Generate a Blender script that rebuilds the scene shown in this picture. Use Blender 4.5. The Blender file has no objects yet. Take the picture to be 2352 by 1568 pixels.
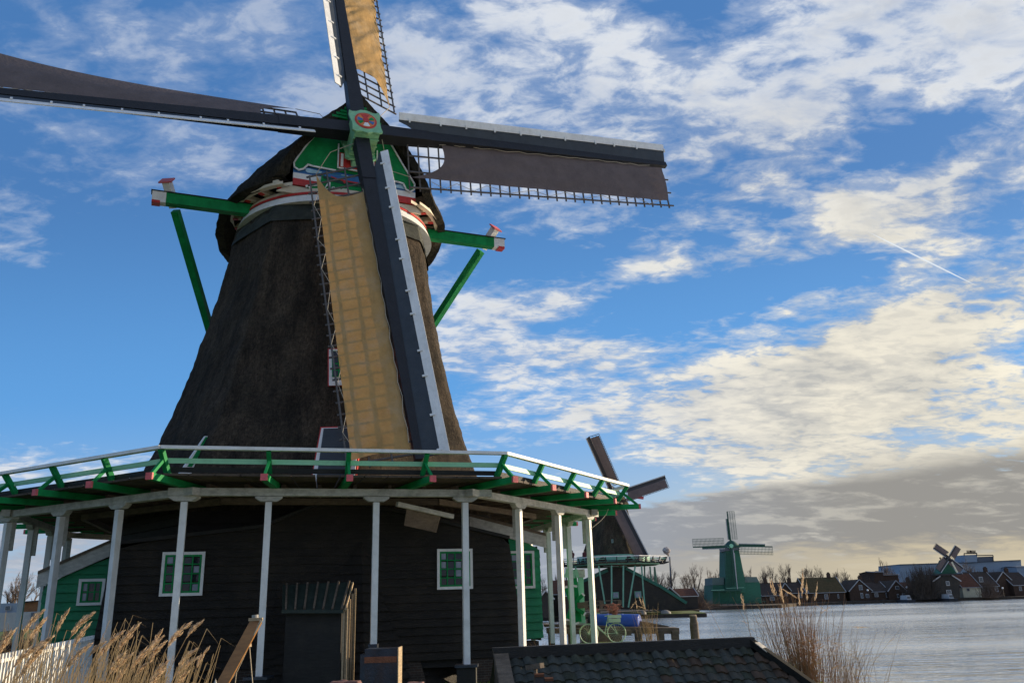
import bpy, math, random
from mathutils import Vector, Matrix, noise
random.seed(7)
PI=math.pi
def R(a): return math.radians(a)
V=Vector
sc=bpy.context.scene; COL=sc.collection
# ---------------------------------------------------------------- camera (eye at the origin, looking along +Y)
PITCH,ROLL,FPX=R(17.2),R(-1.7),1920.0
cF=V((0,math.cos(PITCH),math.sin(PITCH))); r0=V((1,0,0)); u0=V((0,-math.sin(PITCH),math.cos(PITCH)))
cR=r0*math.cos(ROLL)+u0*math.sin(ROLL); cU=u0*math.cos(ROLL)-r0*math.sin(ROLL)
cam=bpy.data.cameras.new('camera'); camo=bpy.data.objects.new('camera',cam); COL.objects.link(camo)
camo.matrix_world=Matrix(((cR.x,cU.x,-cF.x,0),(cR.y,cU.y,-cF.y,0),(cR.z,cU.z,-cF.z,0),(0,0,0,1)))
cam.sensor_width=36; cam.lens=FPX/2352*36; cam.clip_start=.1; cam.clip_end=9000
sc.camera=camo
# survey helpers: a sight line measured on the photograph, met with a real plane of the place
def ray(x,y): return cF+cR*((x-1176)/FPX)-cU*((y-784)/FPX)
def at(x,y,Y):
    d=ray(x,y); return d*(Y/d.y)
def onz(x,y,z):
    d=ray(x,y); return d*(z/d.z)
def hit(x,y,P,N):
    d=ray(x,y); return d*(P.dot(N)/d.dot(N))
# ---------------------------------------------------------------- mesh builder
class MB:
    def __init__(s): s.v=[];s.f=[];s.m=[]
    def quad(s,a,b,c,d,m=0):
        i=len(s.v); s.v+=[V(a),V(b),V(c),V(d)]; s.f.append((i,i+1,i+2,i+3)); s.m.append(m)
    def poly(s,pts,m=0):
        i=len(s.v); s.v+=[V(p) for p in pts]; s.f.append(tuple(range(i,i+len(pts)))); s.m.append(m)
    def hexa(s,c,m=0): # 8 corners: bottom 4, top 4
        i=len(s.v); s.v+=[V(p) for p in c]
        for q in ((3,2,1,0),(4,5,6,7),(0,1,5,4),(1,2,6,5),(2,3,7,6),(3,0,4,7)):
            s.f.append(tuple(i+k for k in q)); s.m.append(m)
    def box(s,c,x,y,z,m=0): # centre, half-axis vectors
        c,x,y,z=V(c),V(x),V(y),V(z)
        s.hexa([c-x-y-z,c+x-y-z,c+x+y-z,c-x+y-z,c-x-y+z,c+x-y+z,c+x+y+z,c-x+y+z],m)
    def abox(s,x0,x1,y0,y1,z0,z1,m=0):
        s.hexa([(x0,y0,z0),(x1,y0,z0),(x1,y1,z0),(x0,y1,z0),(x0,y0,z1),(x1,y0,z1),(x1,y1,z1),(x0,y1,z1)],m)
    def beam(s,a,b,w,h,up=(0,0,1),w2=None,h2=None,m=0):
        a,b,up=V(a),V(b),V(up); d=(b-a).normalized(); sd=d.cross(up)
        if sd.length<1e-4: sd=d.cross(V((1,0,0)))
        sd.normalize(); u=sd.cross(d); w2=w if w2 is None else w2; h2=h if h2 is None else h2
        A=[a-sd*w/2-u*h/2,a+sd*w/2-u*h/2,a+sd*w/2+u*h/2,a-sd*w/2+u*h/2]
        B=[b-sd*w2/2-u*h2/2,b+sd*w2/2-u*h2/2,b+sd*w2/2+u*h2/2,b-sd*w2/2+u*h2/2]
        s.hexa(A+B,m)
    def tube(s,pts,rs,n=6,m=0,cap=True):
        pts=[V(p) for p in pts]; 
        if not hasattr(rs,'__len__'): rs=[rs]*len(pts)
        i0=len(s.v); pu=None
        for k,p in enumerate(pts):
            d=(pts[min(k+1,len(pts)-1)]-pts[max(k-1,0)]).normalized()
            if pu is None: pu=d.orthogonal().normalized()
            u=(pu-d*pu.dot(d)); u=u.normalized() if u.length>1e-5 else d.orthogonal().normalized(); pu=u; w=d.cross(u)
            for j in range(n):
                a=2*PI*j/n; s.v.append(p+(u*math.cos(a)+w*math.sin(a))*rs[k])
        for k in range(len(pts)-1):
            for j in range(n):
                a=i0+k*n+j; b=i0+k*n+(j+1)%n; s.f.append((a,b,b+n,a+n)); s.m.append(m)
        if cap:
            s.f.append(tuple(i0+j for j in reversed(range(n)))); s.m.append(m)
            e=i0+(len(pts)-1)*n; s.f.append(tuple(e+j for j in range(n))); s.m.append(m)
    def grid(s,fn,nu,nv,m=0,closeu=False):
        i0=len(s.v); un=nu if closeu else nu+1
        for a in range(un):
            for b in range(nv+1): s.v.append(V(fn(a/nu,b/nv)))
        for a in range(nu):
            for b in range(nv):
                A=i0+a*(nv+1)+b; B=i0+((a+1)%un)*(nv+1)+b
                s.f.append((A,B,B+1,A+1)); s.m.append(m)
    def prism(s,pts,d,m=0,m2=None):
        pts=[V(p) for p in pts]; d=V(d); n=len(pts); i=len(s.v)
        s.v+=pts+[p+d for p in pts]; s.f.append(tuple(range(i,i+n))); s.m.append(m)
        s.f.append(tuple(reversed(range(i+n,i+2*n)))); s.m.append(m if m2 is None else m2)
        for k in range(n):
            a=i+k;b=i+(k+1)%n; s.f.append((b,a,a+n,b+n)); s.m.append(m if m2 is None else m2)
    def build(s,name,mats,parent=None,smooth=False,loc=None):
        o0=V((0,0,0))
        if parent is not None: o0=ORI.get(parent.name,V((0,0,0)))
        elif loc is not None: o0=V(loc)
        me=bpy.data.meshes.new(name); me.from_pydata([tuple(p-o0) for p in s.v],[],s.f)
        if not isinstance(mats,(list,tuple)): mats=[mats]
        for mt in mats: me.materials.append(mt)
        if len(mats)>1: me.polygons.foreach_set('material_index',s.m)
        if smooth: me.polygons.foreach_set('use_smooth',[True]*len(s.f))
        me.update()
        o=bpy.data.objects.new(name,me); COL.objects.link(o)
        if parent is not None: o.parent=parent
        else: o.location=o0
        ORI[o.name]=o0
        return o
ORI={}
def tag(o,label=None,cat=None,group=None,kind=None):
    if label: o['label']=label
    if cat: o['category']=cat
    if group: o['group']=group
    if kind: o['kind']=kind
    return o
def thing(name,label,cat,loc=(0,0,0),group=None):
    o=bpy.data.objects.new(name,None); COL.objects.link(o); o.location=V(loc); o.empty_display_size=.3
    ORI[o.name]=V(loc); return tag(o,label,cat,group)
def copy_tree(o,parent=None):
    c=o.copy(); COL.objects.link(c); c.parent=parent
    for ch in list(o.children): copy_tree(ch,c)
    return c
# ---------------------------------------------------------------- materials
def mat(name,col,rough=.6,var=.25,nscale=6,bump=.15,bscale=40,stretch=(1,1,1),metal=0,spec=.4,dirt=None,dscale=1.2):
    m=bpy.data.materials.new(name); m.use_nodes=True; nt=m.node_tree; N=nt.nodes; L=nt.links
    b=N['Principled BSDF']; tc=N.new('ShaderNodeTexCoord'); mp=N.new('ShaderNodeMapping'); mp.inputs['Scale'].default_value=stretch
    L.new(tc.outputs['Object'],mp.inputs['Vector'])
    n1=N.new('ShaderNodeTexNoise'); n1.inputs['Scale'].default_value=nscale; n1.inputs['Detail'].default_value=6; n1.inputs['Roughness'].default_value=.65
    L.new(mp.outputs[0],n1.inputs['Vector'])
    cr=N.new('ShaderNodeValToRGB'); e=cr.color_ramp.elements; e[0].position=.3; e[1].position=.72
    e[0].color=(*[c*(1-var) for c in col],1); e[1].color=(*[min(1,c*(1+var)) for c in col],1)
    L.new(n1.outputs[0],cr.inputs[0]); out=cr.outputs[0]
    if dirt:
        n3=N.new('ShaderNodeTexNoise'); n3.inputs['Scale'].default_value=dscale; n3.inputs['Detail'].default_value=7; n3.inputs['Roughness'].default_value=.7
        L.new(tc.outputs['Object'],n3.inputs['Vector'])
        mr=N.new('ShaderNodeMapRange'); mr.inputs[1].default_value=.48; mr.inputs[2].default_value=.72; mr.inputs[4].default_value=dirt[3]
        L.new(n3.outputs[0],mr.inputs[0]); mx=N.new('ShaderNodeMix'); mx.data_type='RGBA'; mx.inputs[7].default_value=(*dirt[:3],1)
        L.new(mr.outputs[0],mx.inputs[0]); L.new(out,mx.inputs[6]); out=mx.outputs[2]
    L.new(out,b.inputs['Base Color'])
    n2=N.new('ShaderNodeTexNoise'); n2.inputs['Scale'].default_value=bscale; n2.inputs['Detail'].default_value=4
    L.new(mp.outputs[0],n2.inputs['Vector'])
    bp=N.new('ShaderNodeBump'); bp.inputs['Strength'].default_value=bump; bp.inputs['Distance'].default_value=.05
    L.new(n2.outputs[0],bp.inputs['Height']); L.new(bp.outputs[0],b.inputs['Normal'])
    b.inputs['Roughness'].default_value=rough; b.inputs['Metallic'].default_value=metal
    b.inputs['Specular IOR Level'].default_value=spec
    return m
M={}
M['white']=mat('white_paint',(.76,.76,.74),.5,.10,3,.15,30,(1,1,.3),dirt=(.42,.41,.36,.4),dscale=2.5)
M['cream']=mat('cream_paint',(.66,.58,.44),.6,.15,4,.1,30,dirt=(.25,.2,.14,.6),dscale=2)
M['weatherwhite']=mat('weathered_white_paint',(.52,.51,.47),.7,.22,5,.3,30,(1,1,3),dirt=(.22,.21,.18,.8),dscale=2.2)
M['green']=mat('green_paint',(.008,.235,.066),.6,.25,3,.04,20,spec=.15,dirt=(.004,.11,.035,.5),dscale=2.5)
M['bluegreen']=mat('barn_green_paint',(.006,.215,.085),.5,.14,2,.25,30,(1,1,6),dirt=(.006,.13,.06,.7),dscale=1)
M['mint']=mat('mint_paint',(.27,.60,.38),.5,.12,3,.1,30,dirt=(.2,.42,.28,.5))
M['red']=mat('red_paint',(.50,.035,.03),.5,.2,4,.1,30)
M['pinkred']=mat('faded_red_paint',(.62,.12,.13),.6,.2,6,.2,30)
M['blue']=mat('blue_paint',(.03,.14,.36),.5,.2,3,.1,30)
M['lightblue']=mat('pale_blue_paint',(.35,.55,.68),.6,.25,6,.2,30)
M['orange']=mat('orange_paint',(.65,.2,.05),.5,.2,6,.2,30)
M['black']=mat('tarred_wood',(.016,.015,.014),.62,.4,4,.5,18,(1,1,7),dirt=(.035,.030,.024,.7),dscale=1.4)
M['barn']=mat('tarred_weatherboard',(.019,.016,.013),.6,.45,2.2,.7,16,(1,1,8),dirt=(.042,.032,.023,.9),dscale=.9)
M['stock']=mat('tarred_sail_stock',(.007,.008,.012),.55,.4,3,.3,20)
M['slate']=mat('slate_wind_board',(.033,.042,.052),.45,.2,3,.2,30,dirt=(.055,.06,.062,.6))
M['lath']=mat('grey_lath',(.10,.09,.085),.7,.3,10,.3,40)
M['wood']=mat('weathered_wood',(.16,.12,.085),.8,.35,4,.5,30,(1,1,5),dirt=(.06,.045,.035,.8))
M['deckwood']=mat('deck_boards',(.085,.062,.045),.8,.4,3,.5,25,dirt=(.03,.025,.02,.8))
M['warmwood']=mat('varnished_wood',(.30,.14,.045),.45,.25,4,.2,30,(1,1,4))
M['glass']=mat('window_glass',(.014,.018,.024),.08,.1,3,.03,5,spec=.4)
M['curtain']=mat('pale_curtain',(.22,.25,.33),.3,.3,4,.1,10,spec=.7)
M['grass']=mat('grass',(.085,.13,.022),.9,.5,1.5,.8,14,dirt=(.13,.11,.05,.7),dscale=.4)
M['soil']=mat('bank_soil',(.045,.034,.024),.9,.4,2,.8,14)
M['metal']=mat('dark_steel',(.045,.055,.075),.35,.35,3,.15,25,metal=.5,dirt=(.09,.05,.035,.7),dscale=2)
M['rust']=mat('rust_band',(.22,.08,.04),.8,.3,6,.3,40)
M['rope']=mat('rope',(.42,.36,.27),.8,.2,20,.2,60)
M['drum']=mat('blue_plastic',(.02,.08,.38),.35,.2,3,.1,20)
M['bike']=mat('pale_green_bicycle_paint',(.50,.64,.42),.4,.1,6,.05,20)
M['canvas']=mat('brown_tarpaulin',(.16,.075,.06),.7,.3,3,.4,8)
M['palewood']=mat('bleached_timber',(.40,.30,.19),.8,.3,6,.3,40,(1,1,4))
def reedmat(name,col,tr=.35):
    m=mat(name,col,.7,.35,9,.1,30); nt=m.node_tree; N=nt.nodes; L=nt.links; b=N['Principled BSDF']; o=N['Material Output']
    t=N.new('ShaderNodeBsdfTranslucent'); t.inputs[0].default_value=(*col,1); mx=N.new('ShaderNodeMixShader'); mx.inputs[0].default_value=tr
    L.new(b.outputs[0],mx.inputs[1]); L.new(t.outputs[0],mx.inputs[2]); L.new(mx.outputs[0],o.inputs[0]); return m
M['reed']=reedmat('dry_reed_stem',(.42,.30,.16)); M['plume']=reedmat('reed_plume',(.66,.50,.33),.5)
M['redreed']=reedmat('reddish_reed_stem',(.44,.28,.14)); M['dryflower']=reedmat('dried_flower',(.30,.13,.10))
M['leafgrass']=reedmat('grass_blade',(.16,.28,.03),.45)
# brick, with real mortar lines as colour+bump
def brickmat():
    m=bpy.data.materials.new('brick_masonry'); m.use_nodes=True; nt=m.node_tree; N=nt.nodes; L=nt.links; b=N['Principled BSDF']
    tc=N.new('ShaderNodeTexCoord'); sx=N.new('ShaderNodeSeparateXYZ'); cb=N.new('ShaderNodeCombineXYZ')
    L.new(tc.outputs['Object'],sx.inputs[0]); L.new(sx.outputs[0],cb.inputs[0]); L.new(sx.outputs[2],cb.inputs[1])
    br=N.new('ShaderNodeTexBrick'); L.new(cb.outputs[0],br.inputs['Vector'])
    br.inputs['Color1'].default_value=(.085,.05,.034,1); br.inputs['Color2'].default_value=(.05,.038,.03,1); br.inputs['Mortar'].default_value=(.14,.125,.105,1)
    br.inputs['Scale'].default_value=1; br.inputs['Mortar Size'].default_value=.007; br.inputs['Brick Width'].default_value=.22; br.inputs['Row Height'].default_value=.07
    n=N.new('ShaderNodeTexNoise'); n.inputs['Scale'].default_value=5; mx=N.new('ShaderNodeMix'); mx.data_type='RGBA'; mx.blend_type='MULTIPLY'; mx.inputs[0].default_value=.8
    L.new(tc.outputs['Object'],n.inputs[0]); L.new(br.outputs[0],mx.inputs[6]); L.new(n.outputs[0],mx.inputs[7]); L.new(mx.outputs[2],b.inputs['Base Color'])
    bp=N.new('ShaderNodeBump'); bp.inputs['Strength'].default_value=.6; bp.inputs['Distance'].default_value=.01; bp.invert=True
    L.new(br.outputs['Fac'],bp.inputs['Height']); L.new(bp.outputs[0],b.inputs['Normal']); b.inputs['Roughness'].default_value=.9
    return m
M['brick']=brickmat()
# thatch: combed vertical reed ends, mossy and sooty patches
def thatchmat(name,c1,c2,c3):
    m=bpy.data.materials.new(name); m.use_nodes=True; nt=m.node_tree; N=nt.nodes; L=nt.links; b=N['Principled BSDF']
    tc=N.new('ShaderNodeTexCoord'); mp=N.new('ShaderNodeMapping'); mp.inputs['Scale'].default_value=(1,1,.13); L.new(tc.outputs['Object'],mp.inputs[0])
    n1=N.new('ShaderNodeTexNoise'); n1.inputs['Scale'].default_value=22; n1.inputs['Detail'].default_value=8; n1.inputs['Roughness'].default_value=.8; L.new(mp.outputs[0],n1.inputs['Vector'])
    n2=N.new('ShaderNodeTexNoise'); n2.inputs['Scale'].default_value=.7; n2.inputs['Detail'].default_value=7; n2.inputs['Roughness'].default_value=.65; L.new(tc.outputs['Object'],n2.inputs['Vector'])
    n3=N.new('ShaderNodeTexNoise'); n3.inputs['Scale'].default_value=9; n3.inputs['Detail'].default_value=6; n3.inputs['Roughness'].default_value=.8; L.new(tc.outputs['Object'],n3.inputs['Vector'])
    cr=N.new('ShaderNodeValToRGB'); e=cr.color_ramp.elements; e[0].position=.36; e[1].position=.66; e[0].color=(*[x*.45 for x in c1],1); e[1].color=(*c2,1); L.new(n1.outputs[0],cr.inputs[0])
    mr=N.new('ShaderNodeMapRange'); mr.inputs[1].default_value=.45; mr.inputs[2].default_value=.68; mr.inputs[4].default_value=.75; L.new(n2.outputs[0],mr.inputs[0])
    mx=N.new('ShaderNodeMix'); mx.data_type='RGBA'; mx.inputs[7].default_value=(*c3,1); L.new(mr.outputs[0],mx.inputs[0]); L.new(cr.outputs[0],mx.inputs[6])
    mx2=N.new('ShaderNodeMix'); mx2.data_type='RGBA'; mx2.blend_type='MULTIPLY'; mx2.inputs[0].default_value=.7
    cr2=N.new('ShaderNodeValToRGB'); e=cr2.color_ramp.elements; e[0].position=.35; e[1].position=.6; e[0].color=(.35,.35,.35,1); e[1].color=(1.15,1.15,1.15,1); L.new(n3.outputs[0],cr2.inputs[0])
    L.new(mx.outputs[2],mx2.inputs[6]); L.new(cr2.outputs[0],mx2.inputs[7])
    mp4=N.new('ShaderNodeMapping'); mp4.inputs['Scale'].default_value=(1.5,1.5,.16); L.new(tc.outputs['Object'],mp4.inputs[0]); n4=N.new('ShaderNodeTexNoise'); n4.inputs['Scale'].default_value=1.3; n4.inputs['Detail'].default_value=6; n4.inputs['Roughness'].default_value=.7; L.new(mp4.outputs[0],n4.inputs['Vector'])
    cr4=N.new('ShaderNodeValToRGB'); e=cr4.color_ramp.elements; e[0].position=.36; e[1].position=.64; e[0].color=(.45,.47,.50,1); e[1].color=(1.35,1.30,1.22,1); L.new(n4.outputs[0],cr4.inputs[0])
    mx4=N.new('ShaderNodeMix'); mx4.data_type='RGBA'; mx4.blend_type='MULTIPLY'; mx4.inputs[0].default_value=.85; L.new(mx2.outputs[2],mx4.inputs[6]); L.new(cr4.outputs[0],mx4.inputs[7]); L.new(mx4.outputs[2],b.inputs['Base Color'])
    ad=N.new('ShaderNodeMath'); ad.operation='ADD'; L.new(n1.outputs[0],ad.inputs[0]); L.new(n3.outputs[0],ad.inputs[1])
    bp=N.new('ShaderNodeBump'); bp.inputs['Strength'].default_value=.9; bp.inputs['Distance'].default_value=.09; L.new(ad.outputs[0],bp.inputs['Height']); L.new(bp.outputs[0],b.inputs['Normal'])
    b.inputs['Roughness'].default_value=.95; b.inputs['Specular IOR Level'].default_value=.1
    return m
M['thatch']=thatchmat('reed_thatch',(.072,.060,.047),(.125,.098,.073),(.036,.034,.029))
M['capthatch']=thatchmat('cap_thatch',(.055,.05,.04),(.085,.075,.055),(.034,.034,.028))
# sail cloth (lets light through)
def clothmat(name,col,tcol,tr,stain):
    m=mat(name,col,.85,.16,2.2,.35,9,dirt=stain,dscale=.9); nt=m.node_tree; N=nt.nodes; L=nt.links; b=N['Principled BSDF']; o=N['Material Output']
    t=N.new('ShaderNodeBsdfTranslucent'); t.inputs[0].default_value=(*tcol,1); mx=N.new('ShaderNodeMixShader'); mx.inputs[0].default_value=tr
    L.new(b.outputs[0],mx.inputs[1]); L.new(t.outputs[0],mx.inputs[2]); L.new(mx.outputs[0],o.inputs[0]); return m
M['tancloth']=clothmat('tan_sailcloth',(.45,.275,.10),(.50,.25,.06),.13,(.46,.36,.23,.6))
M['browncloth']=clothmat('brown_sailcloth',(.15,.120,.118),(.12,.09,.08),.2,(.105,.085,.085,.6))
M['tile']=mat('weathered_pantile',(.062,.066,.056),.8,.45,3,.3,30,spec=.2,dirt=(.085,.055,.032,.8),dscale=1.1)
M['tile2']=mat('mossy_pantile',(.055,.058,.042),.85,.5,5,.4,30,spec=.1)
M['tile3']=mat('brown_pantile',(.085,.056,.038),.8,.4,5,.3,30,spec=.15)
M['redroof']=mat('red_roof_tiles',(.125,.055,.035),.8,.3,2,.3,6,dirt=(.09,.05,.035,.7),dscale=.4)
M['darkroof']=mat('dark_roof_tiles',(.07,.05,.04),.8,.3,2,.3,6,dirt=(.045,.042,.03,.7),dscale=.3)
M['mossroof']=mat('mossy_roof_tiles',(.10,.068,.032),.8,.3,2,.3,6,dirt=(.055,.058,.03,.7),dscale=.3)
M['plaster']=mat('pale_plaster',(.42,.42,.42),.8,.15,2,.1,20)
M['creamwall']=mat('cream_wall',(.62,.58,.42),.7,.1,2,.1,20)
M['brickfar']=mat('dark_brick',(.085,.055,.04),.85,.3,3,.1,20)
M['factory']=mat('factory_cladding',(.30,.36,.42),.6,.06,.05,.05,5)
M['factorydark']=mat('factory_window_band',(.10,.12,.15),.4,.15,.2,.05,5)
M['bark']=mat('bark',(.085,.068,.055),.9,.3,2,.3,10)
M['twig']=mat('twigs',(.11,.08,.062),.9,.3,2,.2,10)
M['bush']=mat('bare_bush',(.085,.062,.045),.9,.4,2,.5,8)
M['skin']=mat('skin',(.45,.28,.2),.6,.1,5,.05,20)
M['jacket']=mat('dark_red_jacket',(.09,.02,.025),.8,.2,5,.1,20)
M['coat']=mat('black_coat',(.018,.018,.022),.8,.2,5,.1,20)
M['jeans']=mat('dark_trousers',(.025,.03,.045),.8,.2,5,.1,20)
M['hair']=mat('dark_hair',(.02,.014,.01),.7,.2,5,.1,20)
M['stone']=mat('pale_stone',(.40,.38,.34),.8,.3,4,.3,20)
# ---------------------------------------------------------------- sky, sun
SUN_AZ,SUN_EL=R(float(30)),R(13.0)      # azimuth measured from +X towards +Y
S=V((math.cos(SUN_AZ)*math.cos(SUN_EL),math.sin(SUN_AZ)*math.cos(SUN_EL),math.sin(SUN_EL)))
sl=bpy.data.lights.new('sun','SUN'); sl.energy=4.0; sl.angle=R(.6); sl.color=(1,.80,.54)
so=bpy.data.objects.new('sun',sl); COL.objects.link(so); so.rotation_euler=S.to_track_quat('Z','Y').to_euler(); so.location=(20,20,40)
w=bpy.data.worlds.new('World'); sc.world=w; w.use_nodes=True; w.cycles.sampling_method='MANUAL'; w.cycles.sample_map_resolution=256; nt=w.node_tree; N=nt.nodes; L=nt.links
bg=N['Background']
sky=N.new('ShaderNodeTexSky'); sky.sky_type='NISHITA'; sky.sun_disc=False; sky.sun_elevation=SUN_EL; sky.sun_rotation=PI/2-SUN_AZ
sky.air_density=1.0; sky.dust_density=.6; sky.ozone_density=1.6
def mth(op,a,b=None,c=None,clamp=False):
    n=N.new('ShaderNodeMath'); n.operation=op; n.use_clamp=clamp
    for i,x in enumerate((a,b,c)):
        if x is None: continue
        if isinstance(x,(int,float)): n.inputs[i].default_value=x
        else: L.new(x,n.inputs[i])
    return n.outputs[0]
def sstep(x,a,b,lo=0,hi=1):
    n=N.new('ShaderNodeMapRange'); n.interpolation_type='SMOOTHSTEP'; L.new(x,n.inputs[0])
    for i,q in zip((1,2,3,4),(a,b,lo,hi)): n.inputs[i].default_value=q
    return n.outputs[0]
def mixc(f,a,b,bt='MIX'):
    n=N.new('ShaderNodeMix'); n.data_type='RGBA'; n.blend_type=bt
    if isinstance(f,(int,float)): n.inputs[0].default_value=f
    else: L.new(f,n.inputs[0])
    for i,x in ((6,a),(7,b)):
        if isinstance(x,tuple): n.inputs[i].default_value=(*x,1)
        else: L.new(x,n.inputs[i])
    return n.outputs[2]
def wnoise(vec,scale,detail,rough,dist=0,w=None):
    n=N.new('ShaderNodeTexNoise'); n.inputs['Scale'].default_value=scale; n.inputs['Detail'].default_value=detail; n.inputs['Roughness'].default_value=rough; n.inputs['Distortion'].default_value=dist
    L.new(vec,n.inputs['Vector']); return n.outputs[0]
tc=N.new('ShaderNodeTexCoord'); sx=N.new('ShaderNodeSeparateXYZ'); L.new(tc.outputs['Generated'],sx.inputs[0])
X,Y,Z=sx.outputs
# cloud deck: directions projected on a high, slightly curved layer
zz=mth('ADD',mth('MAXIMUM',Z,0.0),.20)
px=mth('DIVIDE',X,zz); py=mth('DIVIDE',Y,zz)
cb=N.new('ShaderNodeCombineXYZ'); L.new(px,cb.inputs[0]); L.new(py,cb.inputs[1])
mpn=N.new('ShaderNodeMapping'); mpn.inputs['Location'].default_value=(2.3,.4,0); mpn.inputs['Rotation'].default_value=(0,0,R(-38)); mpn.inputs['Scale'].default_value=(1,1.35,1); L.new(cb.outputs[0],mpn.inputs[0])
P=mpn.outputs[0]
big=wnoise(P,1.6,4,.5,.3); med=wnoise(P,4.2,9,.60,.25)
mp2=N.new('ShaderNodeMapping'); mp2.inputs['Location'].default_value=(3.1,7.7,1.3); mp2.inputs['Rotation'].default_value=(0,0,R(12)); mp2.inputs['Scale'].default_value=(1,1.5,1); L.new(cb.outputs[0],mp2.inputs[0])
fine=wnoise(mp2.outputs[0],15,8,.60,.35)
# where the banks of cloud lie
Ys=mth('MAXIMUM',Y,.05); gx=mth('DIVIDE',X,Ys); gz=mth('DIVIDE',Z,Ys)
cg=N.new('ShaderNodeCombineXYZ'); L.new(gx,cg.inputs[0]); L.new(gz,cg.inputs[1])
def bank(x,y,a,b,ang,s0=1.5,s1=.2):
    d=ray(x,y); n=N.new('ShaderNodeMapping'); n.vector_type='TEXTURE'
    n.inputs['Location'].default_value=(d.x/d.y,d.z/d.y,0); n.inputs['Rotation'].default_value=(0,0,R(ang)); n.inputs['Scale'].default_value=(a/1750,b/1750,1)
    L.new(cg.outputs[0],n.inputs[0]); ln=N.new('ShaderNodeVectorMath'); ln.operation='LENGTH'; L.new(n.outputs[0],ln.inputs[0])
    return sstep(ln.outputs['Value'],s0,s1,0,1)
BANKS=[ # x,y (photo), half sizes, tilt, weight
 (1180,170,420,310,0,.42),(560,230,520,230,-12,.22),(120,60,380,200,-20,.14),(500,420,300,110,-10,.16),(1420,300,260,160,30,.20),
 (1850,130,400,170,32,.42),(1780,320,300,110,30,.34),(2270,110,240,230,25,.34),
 (2150,440,360,90,24,.46),(1510,600,110,60,0,.20),(1730,590,80,42,0,.24),(1330,450,260,60,0,.14),
 (1230,710,190,85,-15,.42),(1140,830,230,60,0,.40),(1060,740,120,60,0,.3),
 (2120,760,430,130,24,.42),(1760,880,420,120,10,.40),(2000,960,500,150,5,.42),(1900,1080,430,60,0,.22),(1400,830,130,60,10,.22),
 (1250,960,160,30,0,.22),
 (2050,1190,720,90,6,.85),(2200,1270,520,60,3,.7),(1500,1250,360,80,0,.75),(100,1070,260,45,4,.26),(60,1250,420,90,0,.40),(1290,1260,130,60,0,.38),(1560,1180,170,30,8,.30),
 (250,760,460,230,0,-.55),(450,560,420,110,-6,-.22),(500,960,420,80,0,-.5),(1250,590,120,50,0,-.30),(1600,690,330,48,10,-.55),(1930,610,190,45,26,-.30),(2080,330,300,38,28,-.28),(1620,420,190,40,28,-.10),(1280,1100,190,60,0,-.45),(1480,1120,170,40,0,-.45),(1180,600,120,80,0,-.2),(2250,590,220,22,22,-.22),(1540,170,60,200,-30,-.10)]
tot=None
for x,y,a,b,ang,wt in BANKS:
    t=mth('MULTIPLY',bank(x,y,a,b,ang),wt*(.93 if wt>0 and y<1150 else 1)); tot=t if tot is None else mth('ADD',tot,t)
base_n=mth('ADD',mth('ADD',mth('MULTIPLY',mth('SUBTRACT',big,.5),.55),mth('MULTIPLY',mth('SUBTRACT',med,.5),1.75)),mth('MULTIPLY',mth('SUBTRACT',fine,.5),1.15))
dens=mth('ADD',mth('ADD',base_n,tot),mth('MULTIPLY',sstep(Y,.30,-.10),.26))  # last term: unseen extra cloud behind the camera, added to brighten shaded fronts
cover=sstep(dens,.03,.50)
veil=sstep(dens,-.10,.30,0,.44)
cover=mth('MAXIMUM',cover,veil)
thin=mth('MULTIPLY',sstep(gx,.05,-.35),sstep(gz,.30,.6))
cover=mth('MULTIPLY',cover,mth('SUBTRACT',1,mth('MULTIPLY',thin,.5)))
# cloud light: bright rims and sunward faces, soft grey hollows, thick grey bases low down
K=1/(.10*2**.8)
def kc(*c): return tuple(v*K for v in c)
sh1=sstep(med,.38,.60); sh2=sstep(fine,.38,.60)
shade=mth('ADD',mth('MULTIPLY',sh1,.6),mth('MULTIPLY',sh2,.4))
thick=sstep(dens,.35,.85)
low=sstep(gz,.60,.20); warm=mth('MULTIPLY',sstep(gx,-.12,.42),sstep(gz,.75,.25))
cool=mixc(shade,kc(.34,.44,.64),kc(.74,.78,.84))
wrm=mixc(shade,kc(.50,.50,.48),kc(1.0,.93,.76))
lit=mixc(warm,cool,wrm)
lit=mixc(mth('MULTIPLY',thick,.22),lit,kc(.46,.46,.47))
wob=mth('MULTIPLY',mth('SUBTRACT',mth('ADD',mth('MULTIPLY',med,.5),mth('MULTIPLY',big,.5)),.5),1.3)
greylow=sstep(mth('ADD',mth('ADD',bank(2150,1195,760,112,6,1.5,.3),bank(1680,1240,520,85,0,1.5,.3)),wob),.0,.62)
g2=mth('MULTIPLY',bank(1480,1250,350,62,0,1.5,.6),.9); g3=mth('MULTIPLY',bank(60,1260,420,110,0,1.5,.6),.75); g4=mth('MULTIPLY',bank(2352,1240,300,60,4,1.5,.6),.0)
greylow=mth('MAXIMUM',greylow,mth('MAXIMUM',g2,g3))
st=sstep(mth('ADD',mth('MULTIPLY',med,.6),mth('MULTIPLY',big,.4)),.50,.60)
greylow=mth('MULTIPLY',greylow,mth('SUBTRACT',1,mth('MULTIPLY',st,.32)))
greyc=mixc(sstep(gx,-.1,.45),kc(.34,.39,.48),kc(.32,.31,.29))
lit=mixc(greylow,lit,greyc)
glow=mth('MULTIPLY',sstep(mth('ADD',gz,mth('MULTIPLY',mth('SUBTRACT',med,.5),.08)),.060,.030),sstep(gx,.0,.5))
lit=mixc(mth('MULTIPLY',glow,.85),lit,kc(.66,.57,.40))
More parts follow.
